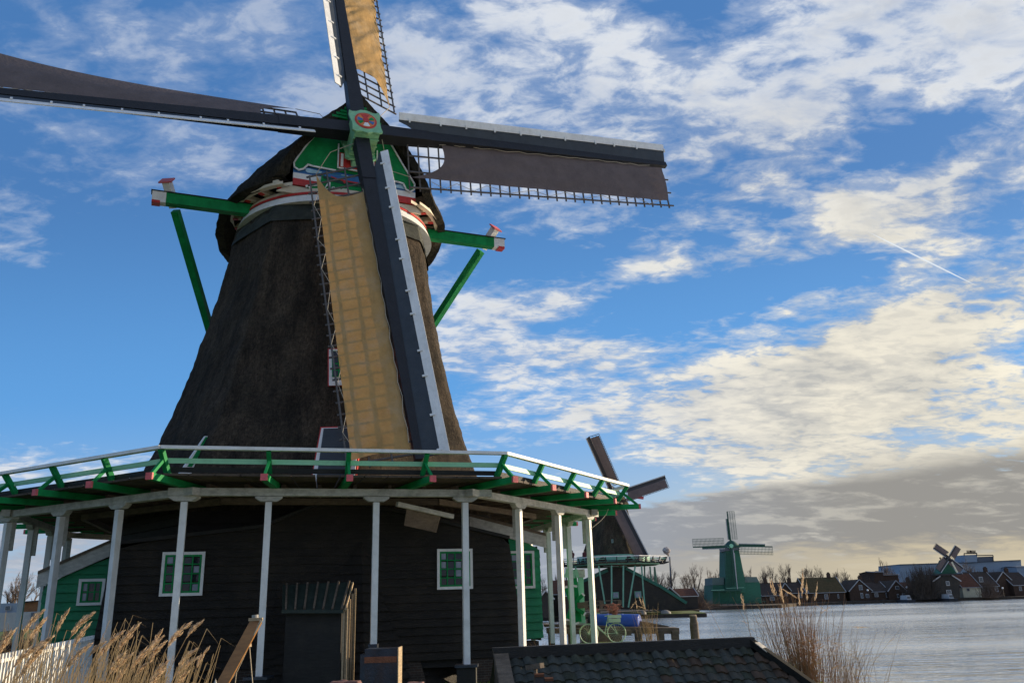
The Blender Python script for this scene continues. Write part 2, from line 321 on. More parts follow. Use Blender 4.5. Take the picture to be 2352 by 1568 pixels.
# clear air: sky texture, balanced towards the deep winter blue
skyc=N.new('ShaderNodeVectorMath'); skyc.operation='MULTIPLY'; L.new(sky.outputs[0],skyc.inputs[0]); skyc.inputs[1].default_value=(.62,.82,1.0)
e1c=mixc(sstep(gz,.26,.02),kc(.115,.37,.80),mixc(sstep(gx,-.05,.45),kc(.40,.52,.70),kc(.66,.60,.46)))
blue=mixc(sstep(gz,.18,.58),e1c,kc(.068,.205,.50))
blue=mixc(mth('MULTIPLY',sstep(gz,.62,.35),.0),blue,kc(.1,.3,.7))
clear=mixc(.82,skyc.outputs[0],blue)
fin=mixc(cover,clear,lit)
ta_,tb__=ray(1985,528),ray(2255,662); a_=(ta_.x/ta_.y,ta_.z/ta_.y); b_=(tb__.x/tb__.y,tb__.z/tb__.y)
tn=N.new('ShaderNodeMapping'); tn.vector_type='TEXTURE'; tn.inputs['Location'].default_value=((a_[0]+b_[0])/2,(a_[1]+b_[1])/2,0); tn.inputs['Rotation'].default_value=(0,0,math.atan2(b_[1]-a_[1],b_[0]-a_[0])); tn.inputs['Scale'].default_value=(math.dist(a_,b_)/2,2.3/1750,1)
L.new(cg.outputs[0],tn.inputs[0]); tl_=N.new('ShaderNodeVectorMath'); tl_.operation='LENGTH'; L.new(tn.outputs[0],tl_.inputs[0])
fin=mixc(mth('MULTIPLY',sstep(tl_.outputs['Value'],1.02,.7),.85),fin,kc(.80,.86,.92))
L.new(fin,bg.inputs[0]); bg.inputs[1].default_value=.10
sc.view_settings.view_transform='Standard'; sc.view_settings.look='None'; sc.view_settings.exposure=0.8; sc.view_settings.gamma=1
# ================================================================= THE BIG WINDMILL
AX=V((-7.6,32.7,0))
def pol(rr,deg,z,c=AX): return V((c.x+rr*math.cos(R(deg)),c.y+rr*math.sin(R(deg)),z))
MILL=thing('windmill','huge thatched windmill with green gabled cap, tan sails and railed stage on white posts','windmill',(AX.x,AX.y,-2.35))
# --- tower
PROF=[(-2.4,8.3),(-1,8.0),(1.0,7.6),(3.0,7.15),(4.94,6.42),(6.2,5.93),(8.0,5.36),(9.85,4.90),(11.7,4.48),(13.7,4.17),(14.8,3.98)]
def prof(z):
    for (a,ra),(b,rb) in zip(PROF,PROF[1:]):
        if z<=b: return ra+(rb-ra)*max(0,(z-a)/(b-a))
    return PROF[-1][1]
C0=248.0
def trad(th,z):
    rc=prof(z); k=((th-C0)%45)-22.5
    ro=rc*math.cos(R(22.5))/math.cos(R(k)); return ro*.86+rc*.955*.14
def tower_pt(u,v,z0=2.9,z1=14.75):
    th=u*360; z=z0+(z1-z0)*v; r=trad(th,z)
    cc=V((AX.x+.17*max(0,min(1,(z-5)/9)),AX.y,0)); p=pol(r,th,z,cc); n=noise.noise(p*1.3)*.06+noise.noise(p*4.5)*.022+noise.noise(p*V((11,11,5)))*.016
    return pol(r+n,th,z,cc)
b=MB(); b.grid(tower_pt,300,190,closeu=True); tower=b.build('thatched_tower',M['thatch'],MILL,smooth=False)
for p in tower.data.polygons: p.use_smooth=True
# lower black tower drum under the stage
b=MB()
for k in range(20):
    z0=-2.35+k*.27; z1=z0+.275
    for s in range(8):
        a0,a1=C0+45*s,C0+45*(s+1)
        r0_,r1_=prof(z0)*.985+.06,prof(z1)*.985
        b.hexa([pol(r0_-.25,a0,z0),pol(r0_-.25,a1,z0),pol(r0_+.02,a1,z0),pol(r0_+.02,a0,z0),pol(r1_-.25,a0,z1),pol(r1_-.25,a1,z1),pol(r1_-.01,a1,z1),pol(r1_-.01,a0,z1)])
b.build('weatherboard_drum',M['barn'],MILL)
# --- dark felt collar, curb ring, cream ring and rafters
AC=V((AX.x+.22,AX.y+.05,0))
def ring(b,r0_,z0,r1_,z1,m=0,n=96,c=AC):
    for k in range(n):
        a,a2=360*k/n,360*(k+1)/n; b.quad(pol(r0_,a,z0,c),pol(r0_,a2,z0,c),pol(r1_,a2,z1,c),pol(r1_,a,z1,c),m)
b=MB(); b.grid(lambda u,v:pol(trad(u*360,14.0+v*.72)+.075-.05*v+noise.noise(pol(4,u*360,v*3))*.04,u*360,14.0+v*.72,V((AX.x+.17+.03*v,AX.y,0))),96,6,closeu=True)
b.build('felt_collar',mat('mossy_collar',(.030,.036,.03),.9,.4,3,.4,14,dirt=(.085,.085,.07,.5)),MILL)
b=MB(); ring(b,4.05,14.72,3.92,15.05,0); ring(b,3.95,15.05,3.92,15.17,1); ring(b,3.92,15.17,3.84,15.34,2); ring(b,3.84,15.34,3.3,15.34,2); ring(b,4.05,14.72,3.6,14.72,0)
b.build('curb_ring',[M['white'],M['red'],M['cream']],MILL)
CA=R(23); CN=V((math.sin(CA),-math.cos(CA),0)); CE=V((math.cos(CA),math.sin(CA),0)); UP=V((0,0,1))
def cp(u,s,z): return V((AX.x,AX.y,0))+CN*u+CE*s+UP*z
def uof(p): return (p-V((AX.x,AX.y,0))).dot(CN)
def ringc(b,r0_,z0,r1_,z1,lim,n=96):
    for k in range(n):
        a,a2=360*k/n,360*(k+1)/n
        if uof(pol(r0_,(a+a2)/2,0,AC))<lim: b.quad(pol(r0_,a,z0,AC),pol(r0_,a2,z0,AC),pol(r1_,a2,z1,AC),pol(r1_,a,z1,AC))
b=MB(); ringc(b,4.42,15.36,4.42,15.47,3.5); ringc(b,4.42,15.36,4.20,15.36,3.5); ringc(b,4.20,15.36,4.20,15.5,3.5)
b.build('eave_ring',M['cream'],MILL)
b=MB(); ringc(b,4.5,15.70,3.0,15.70,3.6); b.build('cap_floor',M['black'],MILL)
for k in range(28):
    a=360*(k+.5)/28
    if uof(pol(4.2,a,0,AC))>3.4: continue
    b=MB(); b.beam(pol(3.3,a,15.50,AC),pol(4.42,a,15.46,AC),.24,.20); rf=b.build('eave_rafter',M['cream'],MILL)
    b=MB(); b.beam(pol(4.0,a,15.37,AC),pol(4.22,a,15.35,AC),.14,.06); b.build('rafter_bolt',M['red'],rf)
# --- cap
SECT=[(3.50,2.98,15.95,19.95),(3.2,3.3,15.6,19.98),(2.7,3.78,15.44,19.95),(2.0,4.25,15.40,20.05),(1.2,4.56,15.36,20.05),(.4,4.70,15.30,20.0),(-.4,4.76,15.18,19.9),(-1.2,4.72,14.95,19.6),(-2.2,4.5,14.7,19.1),(-3.2,4.05,14.6,18.5),(-4.1,3.3,14.7,17.7),(-4.8,2.2,14.9,16.9),(-5.2,.9,15.1,16.0)]
def sect(v):
    x=v*(len(SECT)-1); i=min(int(x),len(SECT)-2); t=x-i; return [a+(b_-a)*t for a,b_ in zip(SECT[i],SECT[i+1])]
def cap_pt(v,w,off=0,jit=1):
    u,hw,ze,zr=sect(v); k=1-abs(2*w-1); sg=-1 if w<.5 else 1
    bulge=1.5 if v<.12 else 1.5
    s=hw*(1-k**(1.45-.33*min(1,v*2.2)))*sg; z=ze+(zr-ze)*k**.97
    if off:
        s-=sg*off*(1-k**3); z-=off*(.25+.75*k)
    p=cp(u,s+.36-.20*min(1,v*3),z)
    if jit: p=p+V((noise.noise(p*1.5),noise.noise(p*1.5+V((9,0,0))),noise.noise(p*1.7+V((0,9,0)))))*.05+V((noise.noise(p*5),noise.noise(p*5+V((5,5,5))),noise.noise(p*6)))*.022
    return p
b=MB(); b.grid(lambda v,w:cap_pt(v,w),90,110); n_out=len(b.v)
b.grid(lambda v,w:cap_pt(v*.985,w,.34),90,110)
b.grid(lambda v,w:cap_pt(0,w,.34*v),3,110)          # front rim
b.grid(lambda v,w:cap_pt(w,0,.34*v),3,90); b.grid(lambda v,w:cap_pt(w,1,.34*v),3,90)
cap=b.build('thatched_cap',M['capthatch'],MILL,smooth=True)
# skirt of the thatch hanging behind the tail beam
b=MB()
# --- gable
DU=.85
def gp(s,z,u=2.45):   # gable items were surveyed on a plane .85 m further back; carry them along their sight lines
    p=cp(u,s,z); o=V((AX.x,AX.y,0)); t=(o.dot(CN)+u+DU)/p.dot(CN); return p*t
out=[(-2.02,16.88),(-1.80,17.3),(-1.5,17.85),(-1.15,18.4),(-.9,18.85),(-.55,19.3),(.2,19.85),(.5,19.95),(.8,19.85),(1.4,19.3),(1.75,18.8),(2.05,18.3),(2.4,17.7),(2.75,17.15),(2.98,16.82)]
bot=[(2.95,16.55),(2.78,16.42),(2.6,16.5),(2.48,16.75),(2.2,16.8),(.5,16.82),(-1.25,16.86),(-1.45,16.9),(-1.62,16.68),(-1.8,16.6),(-1.98,16.7)]
b=MB(); b.prism([gp(s,z) for s,z in out+bot],-CN*.10); gable=b.build('gable',M['green'],MILL)
b=MB(); full=out[:7]; 
def strip(b,pts,wd,u,m=0):
    P3=[gp(s,z,u) for s,z in pts]
    for a,c in zip(P3,P3[1:]): 
        d=(c-a).normalized(); b.beam(a-d*wd*.3,c+d*wd*.3,wd,.05,up=CN,m=m)
strip(b,[(-1.15,18.4),(-1.5,17.85),(-1.80,17.3),(-2.0,16.9),(-1.98,16.7),(-1.8,16.6),(-1.62,16.68),(-1.45,16.9),(-1.25,16.87),(-.35,16.84)],.06,2.49)
strip(b,[(1.75,18.8),(2.05,18.3),(2.4,17.7),(2.75,17.15),(2.97,16.8),(2.95,16.55),(2.78,16.42),(2.6,16.5),(2.48,16.75),(2.2,16.79),(1.5,16.80)],.06,2.49)
b.build('gable_trim',M['white'],gable)
b=MB()  # stepped boards under the ridge
for i in range(6):
    z=19.25+i*.13; hw=1.0-i*.16; b.box(gp(.42,z,2.62+.03*i),CE*hw,CN*.05,UP*.05)
b.build('ridge_boards',M['green'],gable)
b=MB(); b.abox(0,0,0,0,0,0); b=MB()
for s0,s1 in ((-2.0,3.02),): 
    b.prism([gp(s0,16.84,2.40),gp(s1,16.80,2.40),gp(s1,16.45,2.40),gp(s0,16.50,2.40)],-CN*.1,0)
    b.prism([gp(s0,16.5,2.43),gp(s1,16.45,2.43),gp(s1,16.18,2.43),gp(s0,16.24,2.43)],-CN*.1,1)
    b.prism([gp(s0,16.24,2.46),gp(s1,16.18,2.46),gp(s1,15.90,2.46),gp(s0,15.96,2.46)],-CN*.1,2)
band=b.build('striped_band',[M['blue'],M['white'],M['red']],MILL)
# painted clouds on the blue band: flat blobs
def blob(s,z,w,h,u,seed):
    rr=random.Random(seed); pts=[]
    for i in range(18):
        a=2*PI*i/18; q=1+.18*math.sin(3*a+seed)+rr.uniform(-.08,.08); pts.append(gp(s+w*q*math.cos(a),z+h*q*math.sin(a),u))
    return pts
b=MB()
for s,z,w_,h_,sd in ((-1.25,16.68,.33,.09,1),(.10,16.66,.28,.08,2),(1.55,16.6,.25,.08,3),(2.45,16.62,.36,.10,4)): b.prism(blob(s,z,w_,h_,2.412,sd),CN*.012)
b.build('painted_cloud',M['lightblue'],band)
# beard board with the date lettering
u_=2.60
beard=[(-1.45,15.86),(-.95,16.02),(-.9,16.55),(-.6,16.62),(1.7,16.56),(1.75,15.9),(1.95,15.75),(1.6,15.62),(1.3,15.5),(1.15,15.3),(.75,15.25),(.55,15.45),(.3,15.3),(.1,15.2),(-.5,15.2),(-.7,15.35),(-.95,15.3),(-1.15,15.55)]
b=MB(); b.prism([gp(s,z,u_) for s,z in beard],-CN*.08); beardo=b.build('beard_board',M['green'],MILL)
b=MB(); strip(b,[(-.9,16.05),(-1.1,15.98),(-1.38,15.92),(-1.5,15.86)],.07,u_+.03); strip(b,[(-1.38,15.86),(-1.15,15.55),(-1.05,15.4),(-.95,15.3),(-.7,15.35),(-.5,15.2)],.06,u_+.03); strip(b,[(.1,15.2),(.3,15.3),(.55,15.45),(.75,15.25),(1.15,15.3),(1.3,15.5),(1.6,15.62),(1.95,15.75)],.06,u_+.03)
for cx_,cz_ in ((.62,15.72),(-1.0,15.62)):
    pts=[(cx_+.13*math.cos(2*PI*i/14),cz_+.13*math.sin(2*PI*i/14)) for i in range(15)]; strip(b,pts,.05,u_+.03)
b.build('scroll_trim',M['white'],beardo)
b=MB(); b.prism([gp(.62+.1*math.cos(2*PI*i/14),15.72+.1*math.sin(2*PI*i/14),u_+.004) for i in range(14)],CN*.008); b.prism([gp(-1.0+.1*math.cos(2*PI*i/14),15.62+.1*math.sin(2*PI*i/14),u_+.004) for i in range(14)],CN*.008); b.build('eyehole',M['black'],beardo)
b=MB(); b.prism([gp(s,z,u_+.006) for s,z in ((-.85,16.6),(1.5,16.56),(1.5,16.5),(.9,16.36),(.2,16.28),(-.4,16.34),(-.85,16.45))],CN*.008); b.build('painted_sky',M['blue'],beardo)
b=MB(); b.prism([gp(s,z,u_+.02) for s,z in ((-.85,16.34),(-.4,16.24),(.3,16.18),(.95,16.20),(.95,16.30),(.3,16.33),(-.4,16.40),(-.85,16.46))],CN*.008); b.build('painted_land',mat('dark_painted_green',(.005,.05,.035),.6),beardo)
b=MB(); b.prism([gp(s,z,u_+.035) for s,z in ((-.55,16.47),(-.2,16.40),(.5,16.38),(.8,16.36),(.5,16.33),(.1,16.33),(0,16.24),(-.08,16.34),(-.35,16.38),(-.55,16.43))],CN*.008)
b.prism([gp(s,z,u_+.035) for s,z in ((.95,16.0),(1.5,15.96),(1.5,16.12),(.95,16.16))],CN*.008); b.build('painted_boat',M['red'],beardo)
# hand lettering: Anno
def letters(origin,dx,dz,size,strokes,thick,nrm):
    b=MB()
    for st in strokes:
        pts=[origin+dx*(x*size)+dz*(y*size) for x,y in st]; b.tube(pts,thick,5)
    return b
def arc(cx_,cy_,rx,ry,a0,a1,n=10): return [(cx_+rx*math.cos(R(a0+(a1-a0)*i/n)),cy_+ry*math.sin(R(a0+(a1-a0)*i/n))) for i in range(n+1)]
def nn(x): return [(x,0),(x+.03,.4)]+arc(x+.16,.27,.13,.15,160,20,6)+[(x+.3,.06),(x+.38,.02),(x+.46,.1)]
ANNO=[[(-.12,.1),(0,0),(.12,.2),(.3,.85),(.36,1.02),(.42,.95),(.48,.5),(.52,.1),(.6,0),(.7,.1)],[(.12,.38),(.32,.46),(.5,.42)],nn(.72),nn(1.2),arc(1.86,.22,.17,.2,80,440,14)+[(2.05,.42),(2.15,.48)]]
lo=gp(-.80,15.86,u_+.03); ldx=(CE*1+UP*-.05).normalized()
letters(lo,ldx,(UP+CE*.12),.40,ANNO,.021,CN).build('lettering',M['white'],beardo)
b=MB(); b.tube([gp(-.45,15.72,u_+.03),gp(-.1,15.78,u_+.03),gp(.15,15.66,u_+.03)],.02,5); b.build('flourish',M['white'],beardo)
# red hatch and its white frame
b=MB(); b.box(gp(.52,17.30,2.52),CE*.72,CN*.05,UP*.34); hatch=b.build('hatch',M['red'],MILL)
b=MB(); strip(b,[(-.28,18.0),(-.28,16.93),(1.32,16.93),(1.32,18.0)],.05,2.60); b.box(gp(-.12,17.3,2.6),CE*.05,CN*.02,UP*.28); b.box(gp(1.16,17.3,2.6),CE*.05,CN*.02,UP*.28); b.build('hatch_frame',M['white'],hatch)
b=MB(); b.box(gp(1.75,17.65,2.52),(CE+UP)*.07,CN*.04,(UP-CE)*.07); b.build('vent_hole',M['black'],gable)
b=MB(); b.prism([gp(-2.05,15.93,2.38),gp(3.05,15.86,2.38),gp(3.3,15.55,2.38),gp(-2.6,15.62,2.38)],-CN*.1); b.build('apron_boards',M['cream'],MILL)
# --- tail beam, braces and pole
def tailpt(s,u,z): return cp(u,s,z)
E1,E2=tailpt(-6.55,1.2,15.12),tailpt(6.95,1.2,15.2)
b=MB(); b.beam(E1,E2,.36,.42); tb=b.build('tail_beam',M['green'],MILL)
dd=(E2-E1).normalized()
b=MB(); b.beam(E1-dd*.5,E1-dd*.003,.37,.43); b.build('beam_end',M['white'],tb); b=MB(); b.beam(E2+dd*.003,E2+dd*.5,.37,.43); b.build('beam_end',M['white'],tb)
b=MB(); b.beam(E1-dd*.5-UP*.2-CN*0,E1-dd*.2-UP*.2,.372,.1); b.build('beam_end_stripe',M['red'],tb); b=MB(); b.beam(E2+dd*.2-UP*.2,E2+dd*.5-UP*.2,.372,.1); b.build('beam_end_stripe',M['red'],tb)
b=MB(); b.beam(E1-dd*.55+UP*.24,E2+dd*.55+UP*.24,.42,.035); b.build('beam_capping',M['black'],tb)
TP=tailpt(0,-9.4,3.9)
for E_,sg in ((E1,1),(E2,-1)):
    A_=E_+dd*.28*sg; d=(TP+dd*(-.9*sg)-A_).normalized(); A_=A_-CN*.38
    b=MB(); b.beam(A_+d*.25,TP+dd*(-.9*sg),.27,.30); br=b.build('tail_brace',M['green'],MILL)
    b=MB(); b.beam(A_+d*.1,A_-d*.95,.28,.31); b.build('brace_head',M['white'],br)
    b=MB(); b.beam(A_-d*.953,A_-d*1.01,.5,.42); b.build('brace_cap',M['pinkred'],br)
    b=MB(); b.beam(A_+d*.35,A_+d*1.9,.20,.36); b.box(A_+CN*.15+d*.6,dd*.06,CN*.03,UP*.06); b.build('brace_splint',M['green'],br)
b=MB(); b.beam(cp(-4.5,0,16.2),cp(-10.5,0,3.2),.4,.45); b.build('tail_pole',M['green'],MILL)
# --- sails
Hc=V((-5.849,28.90,17.884)); sa,stl,srho=R(21.8),R(17.5),R(5.3)
SN=V((math.sin(sa)*math.cos(stl),-math.cos(sa)*math.cos(stl),math.sin(stl))); e1=V((math.cos(sa),math.sin(sa),0)); e2=SN.cross(e1); e2=e2 if e2.z>0 else -e2
SL=14.53
def sail(k,cloth,topbend=0):
    rr=random.Random(k*7+3)
    a=srho+k*PI/2+topbend; A=e1*math.cos(a)+e2*math.sin(a); B=-(e1*math.cos(a+PI/2)+e2*math.sin(a+PI/2))  # B: lattice side (trailing)
    # lattice on the side the photo shows: below the right arm
    H0=Hc+SN*(0.16 if k%2 else -.16)
    def lat(r,w,off=0):
        t=(r-1.5)/(SL-1.5); tau=R(24-(17 if k==2 else 10)*t); return H0+A*r+(B*math.cos(tau)-SN*math.sin(tau))*w+(SN*math.cos(tau)+B*math.sin(tau))*off
    def wlaw(r):
        t=max(0,(r-2.1)/(SL-2.1)); return .74+.62*t**3.2 if k==2 else 1.0
    def brd(r,w,off=0):
        t=(r-1.5)/(SL-1.5); be=R(30-6*t); return H0+A*r+(-B*math.cos(be)+SN*math.sin(be))*w+(SN*math.cos(be)+B*math.sin(be))*off
    b=MB(); b.beam(H0,H0+A*3.0,.58,.56,up=SN,w2=.5,h2=.46); b.beam(H0+A*2.6,H0+A*SL,.50,.42,up=SN,w2=.24,h2=.2)
    st=b.build('sail',M['stock'],MILL)
    st['label']=['brown-clothed sail pointing right, its wind board on top','tan-clothed sail pointing up out of the frame','brown-clothed sail reaching out of the left edge','tan-clothed sail hanging down to the stage'][k]
    # wind board
    b=MB(); n=40; ra,rb=1.75,SL-.05
    def wb(r): return .96
    for i in range(n):
        ta,tb_=ra+(rb-ra)*i/n,ra+(rb-ra)*(i+1)/n
        w0a=.12 if ta>2.5 else .12+.5*(1-(ta-1.75)/.75)**.5*1.0; w0b=.12 if tb_>2.5 else .12+.5*max(0,1-(tb_-1.75)/.75)**.5
        for (p,q,o) in ((w0a,w0b,0),):
            b.hexa([brd(ta,p,-.02),brd(ta,.70,-.02),brd(tb_,.70,-.02),brd(tb_,q,-.02),brd(ta,p,.02),brd(ta,.70,.02),brd(tb_,.70,.02),brd(tb_,q,.02)])
    b.build('wind_board',M['slate'],st)
    b=MB()
    for i in range(n):
        ta,tb_=ra+(rb-ra)*i/n,ra+(rb-ra)*(i+1)/n
        b.hexa([brd(ta,.68,.021),brd(ta,.98,.021),brd(tb_,.98,.021),brd(tb_,.68,.021),brd(ta,.68,.055),brd(ta,.98,.055),brd(tb_,.98,.055),brd(tb_,.68,.055)])
    for i in range(11):
        r=ra+.5+i*1.2+rr.uniform(-.2,.2); b.hexa([brd(r,.60,.056),brd(r+.07,.60,.056),brd(r+.07,.76,.056),brd(r,.76,.056),brd(r,.60,.10),brd(r+.07,.60,.10),brd(r+.07,.76,.10),brd(r,.76,.10)])
    b.build('white_leading_edge',M['white'],st)
    # lattice
    b=MB(); r=2.1; i=0
    while r<SL:
        wo=2.12+.1; b.beam(lat(r,.05,-.05),lat(r,(wo+rr.uniform(0,.04))*wlaw(r),-.05),.055,.05,up=SN); r+=.435
    for w in (.78,1.46,2.12):
        q=2.1-.05 if w<1.5 else 2.1
        pts=[q+(SL-.05-q)*j/14 for j in range(15)]
        for p0,p1 in zip(pts,pts[1:]): b.beam(lat(p0,w*wlaw(p0),0),lat(p1+.02,w*wlaw(p1),0),.055,.05,up=SN)
    b.build('lattice',M['lath'],st)
    # cloth
    def cl(u,v):
        w=.2+v*((1.72+.2*u,1.84+.12*u,2.16*wlaw(2.5+12*u),1.86+.12*u)[k]-.2)
        rin=3.5-1.35*v**4.5+.12*math.sin(v*PI); rout=SL-.32+.05*math.sin(v*PI*1)-(.12*math.sin(v*PI) if k==3 else 0)
        r=rin+(rout-rin)*u
        bulge=.03+.035*math.sin(v*PI)+.02*noise.noise(V((r*1.6,w*1.5,k*5)))+.015*noise.noise(V((r*.7,w*5,k*9)))
        fold=0
        if k==1: fold=.07*noise.noise(V((r*2.2-w*2.4,w*.8,4.2)))+.035*noise.noise(V((r*6-w*5,w*1.2,2)))
        if k==0: fold=.05*noise.noise(V((r*.9+w*2.2,w*1.1,3)))*max(0,1-u*2)+.03*math.sin(r*5)*max(0,u-.75)*3*(.5+v*.5)
        if k==2: bulge=.10+.10*math.sin(v*PI)*math.sin(u*PI)
        return lat(r,w-.03*math.sin(v*PI)*math.sin(u*9),bulge+fold+.03)
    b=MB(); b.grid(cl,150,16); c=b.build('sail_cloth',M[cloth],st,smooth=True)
    # ropes
    b=MB(); pts=[]; r=3.4; s_=0
    while r<SL-.4:
        pts.append(lat(r,(.17 if s_%2 else .22)+rr.uniform(-.02,.02),.12)); r+=rr.uniform(.35,.6); s_+=1
    b.tube(pts,.014,4)
    pts=[]; r=3; s_=0
    while r<SL-.4:
        pts.append(lat(r,((2.1 if s_%2 else 1.86)+rr.uniform(-.03,.03))*wlaw(r),.05)); r+=rr.uniform(.5,1.1); s_+=1
    b.tube(pts,.012,4)
    c0=cl(0,1); b.tube([c0,lat(1.2,1.5 if k in(0,2) else 1.2,.1),H0+A*1.0+B*.25],.014,4)
    b.build('rope',M['rope'],st)
    return st
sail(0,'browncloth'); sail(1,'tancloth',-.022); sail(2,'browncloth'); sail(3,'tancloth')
# --- poll end (hub)
b=MB(); hx=(e1*math.cos(srho)+e2*math.sin(srho)); hy=(e2*math.cos(srho)-e1*math.sin(srho)); HC0=Hc; Hc=Hc-hy*.42+hx*.15
b.box(Hc+SN*.05,hx*.48,hy*.52,SN*.58)
sh=[(-.62,.42),(-.58,.62),(-.46,.56),(-.3,.58),(-.12,.68),(.12,.68),(.3,.58),(.46,.56),(.6,.64),(.62,.42),(.56,.1),(.56,-.25),(.6,-.45),(.45,-.52),(.2,-.5),(0,-.58),(-.2,-.5),(-.45,-.52),(-.58,-.45),(-.54,-.1)]
b.prism([Hc+SN*.652+hx*x+hy*y for x,y in sh],SN*.09); b.prism([Hc-SN*.75+hx*x*1.05+hy*y*1.1 for x,y in sh],SN*.10)
for q in (-.3,.05,.4): b.box(Hc+SN*q+hy*-.57,hx*.5,hy*.02,SN*.02)
hub=b.build('poll_end',mat('mint_hub_paint',(.20,.46,.26),.4,.2,4,.15,20,dirt=(.28,.36,.10,.8)),MILL)
dc=Hc+SN*.745+hy*.08
def disc(b,r,off,m,n=36): b.prism([dc+SN*off+hx*r*math.cos(2*PI*i/n)+hy*r*math.sin(2*PI*i/n) for i in range(n)],SN*.012,m)
b=MB(); disc(b,.43,0,0); disc(b,.36,.014,1)
def seg(b,a0,a1,r0_,r1_,off,m):
    n=6; p=[(r0_,a0+(a1-a0)*i/n) for i in range(n+1)]+[(r1_,a1-(a1-a0)*i/n) for i in range(n+1)]
    b.prism([dc+SN*off+hx*r*math.cos(R(a))+hy*r*math.sin(R(a)) for r,a in p],SN*.008,m)
for a0,a1,m in ((150,185,2),(192,222,3),(245,292,4),(5,38,3),(318,350,2),(60,120,0)): seg(b,a0,a1,.13,.33,.028,m)
disc(b,.12,.040,0); b.build('painted_rosette',[M['red'],M['orange'],M['blue'],M['green'],M['white']],hub)
b=MB(); b.tube([Hc-SN*.6,Hc-SN*3.5],[.42,.38],14); b.build('windshaft',M['black'],MILL)
b=MB(); b.box(Hc-SN*1.05+hy*-.25,hx*.3,hy*.3,SN*.25); b.build('shaft_collar',M['mint'],MILL)
# ================================================================= STAGE
STG=[218.3,263.3,308.3,353.3,38.3,83.3,128.3,173.3]
def oc(rr,k,z):   # k continuous index along the octagon, corner 0 = 218.3 deg
    i=int(math.floor(k))%8; t=k-math.floor(k)
    return pol(rr,STG[i],z).lerp(pol(rr,STG[(i+1)%8],z),t)
def odir(k):
    i=int(math.floor(k+1e-6))%8; t=k-math.floor(k+1e-6)
    a=STG[i] if t<.02 else STG[i]+22.5
    return V((math.cos(R(a)),math.sin(R(a)),0))
def raddir(k):
    p=oc(10,k,0)-V((AX.x,AX.y,0)); return p.normalized()
# deck boards
b=MB()
for k in range(8):
    n=14
    for j in range(n):
        t0,t1=j/n,(j+1)/n-.004
        ra,rb=6.3,11.62
        b.hexa([oc(ra,k+t0,3.28),oc(rb,k+t0,3.28),oc(rb,k+t1,3.28),oc(ra,k+t1,3.28),oc(ra,k+t0,3.335),oc(rb,k+t0,3.335),oc(rb,k+t1,3.335),oc(ra,k+t1,3.335)])
deck=b.build('stage_deck',M['deckwood'],MILL)
# ring beam, one length per side, halved and crossing at the corners
for k in range(8):
    a,c=oc(10.4,k,2.99),oc(10.4,k+1,2.99); d=(c-a).normalized(); up=.012 if k%2 else 0
    b=MB(); b.beam(a-d*.42+UP*up,c+d*.42+UP*up,.24,.20); b.build('ring_beam',M['weatherwhite'],MILL)
b=MB()
for k in range(8):
    b.beam(oc(8.3,k,2.98),oc(8.3,k+1,2.98),.16,.18)
b.build('inner_bearer',M['wood'],MILL)
# inner joists (stop just inside the ring beam) and green outrigger joists with red ends
BAYS={1:(0,.29,.52,.755)}
ks=[]
for k in range(8):
    for t in BAYS.get(k,(0,.25,.5,.75)): ks.append(k+t)
b=MB()
for k in range(8):
    for j in range(8): 
        t=k+(j+.5)/8; b.beam(oc(6.2,t,3.17),oc(10.25,t,3.17),.10,.15)
b.build('inner_joists',M['wood'],MILL)
for kk in ks:
    o=raddir(kk) if kk%1<.02 else odir(kk); 
    corner=kk%1<.02; f=1.0 if corner else math.cos(R(22.5))/1.0
    P10=oc(10.55,kk,3.18); PB=oc(11.28,kk,3.22); PE=oc(12.18,kk,3.18); PT=oc(11.80,kk,3.93)
    tn=V((-o.y,o.x,0))
    b=MB(); b.beam(oc(9.3,kk,3.18),PE,.17,.17); j=b.build('outrigger_joist',M['green'],MILL)
    b=MB(); b.beam(PE+(PE-P10).normalized()*.002,PE+(PE-P10).normalized()*.07,.172,.172); b.build('joist_end',M['pinkred'],j)
    b=MB(); b.beam(PB,PT,.12,.14,up=o); b.build('railing_post',M['green'],MILL)
    b=MB(); b.beam(PE-o*.06+UP*.07,PB.lerp(PT,.62)+o*.05,.07,.09,up=o); b.build('railing_brace',M['green'],MILL)
# rails: white top rail, mint mid rail, black kick board
for k in range(8):
    for nm,r_,z_,w_,h_,m_ in (('top_rail',11.80,3.965,.17,.085,'white'),('mid_rail',11.50,3.67,.05,.13,'mint'),('kick_board',11.36,3.46,.04,.13,'black')):
        b=MB(); b.beam(oc(r_,k,z_),oc(r_,k+1,z_),w_,h_); b.build(nm,M[m_],MILL)
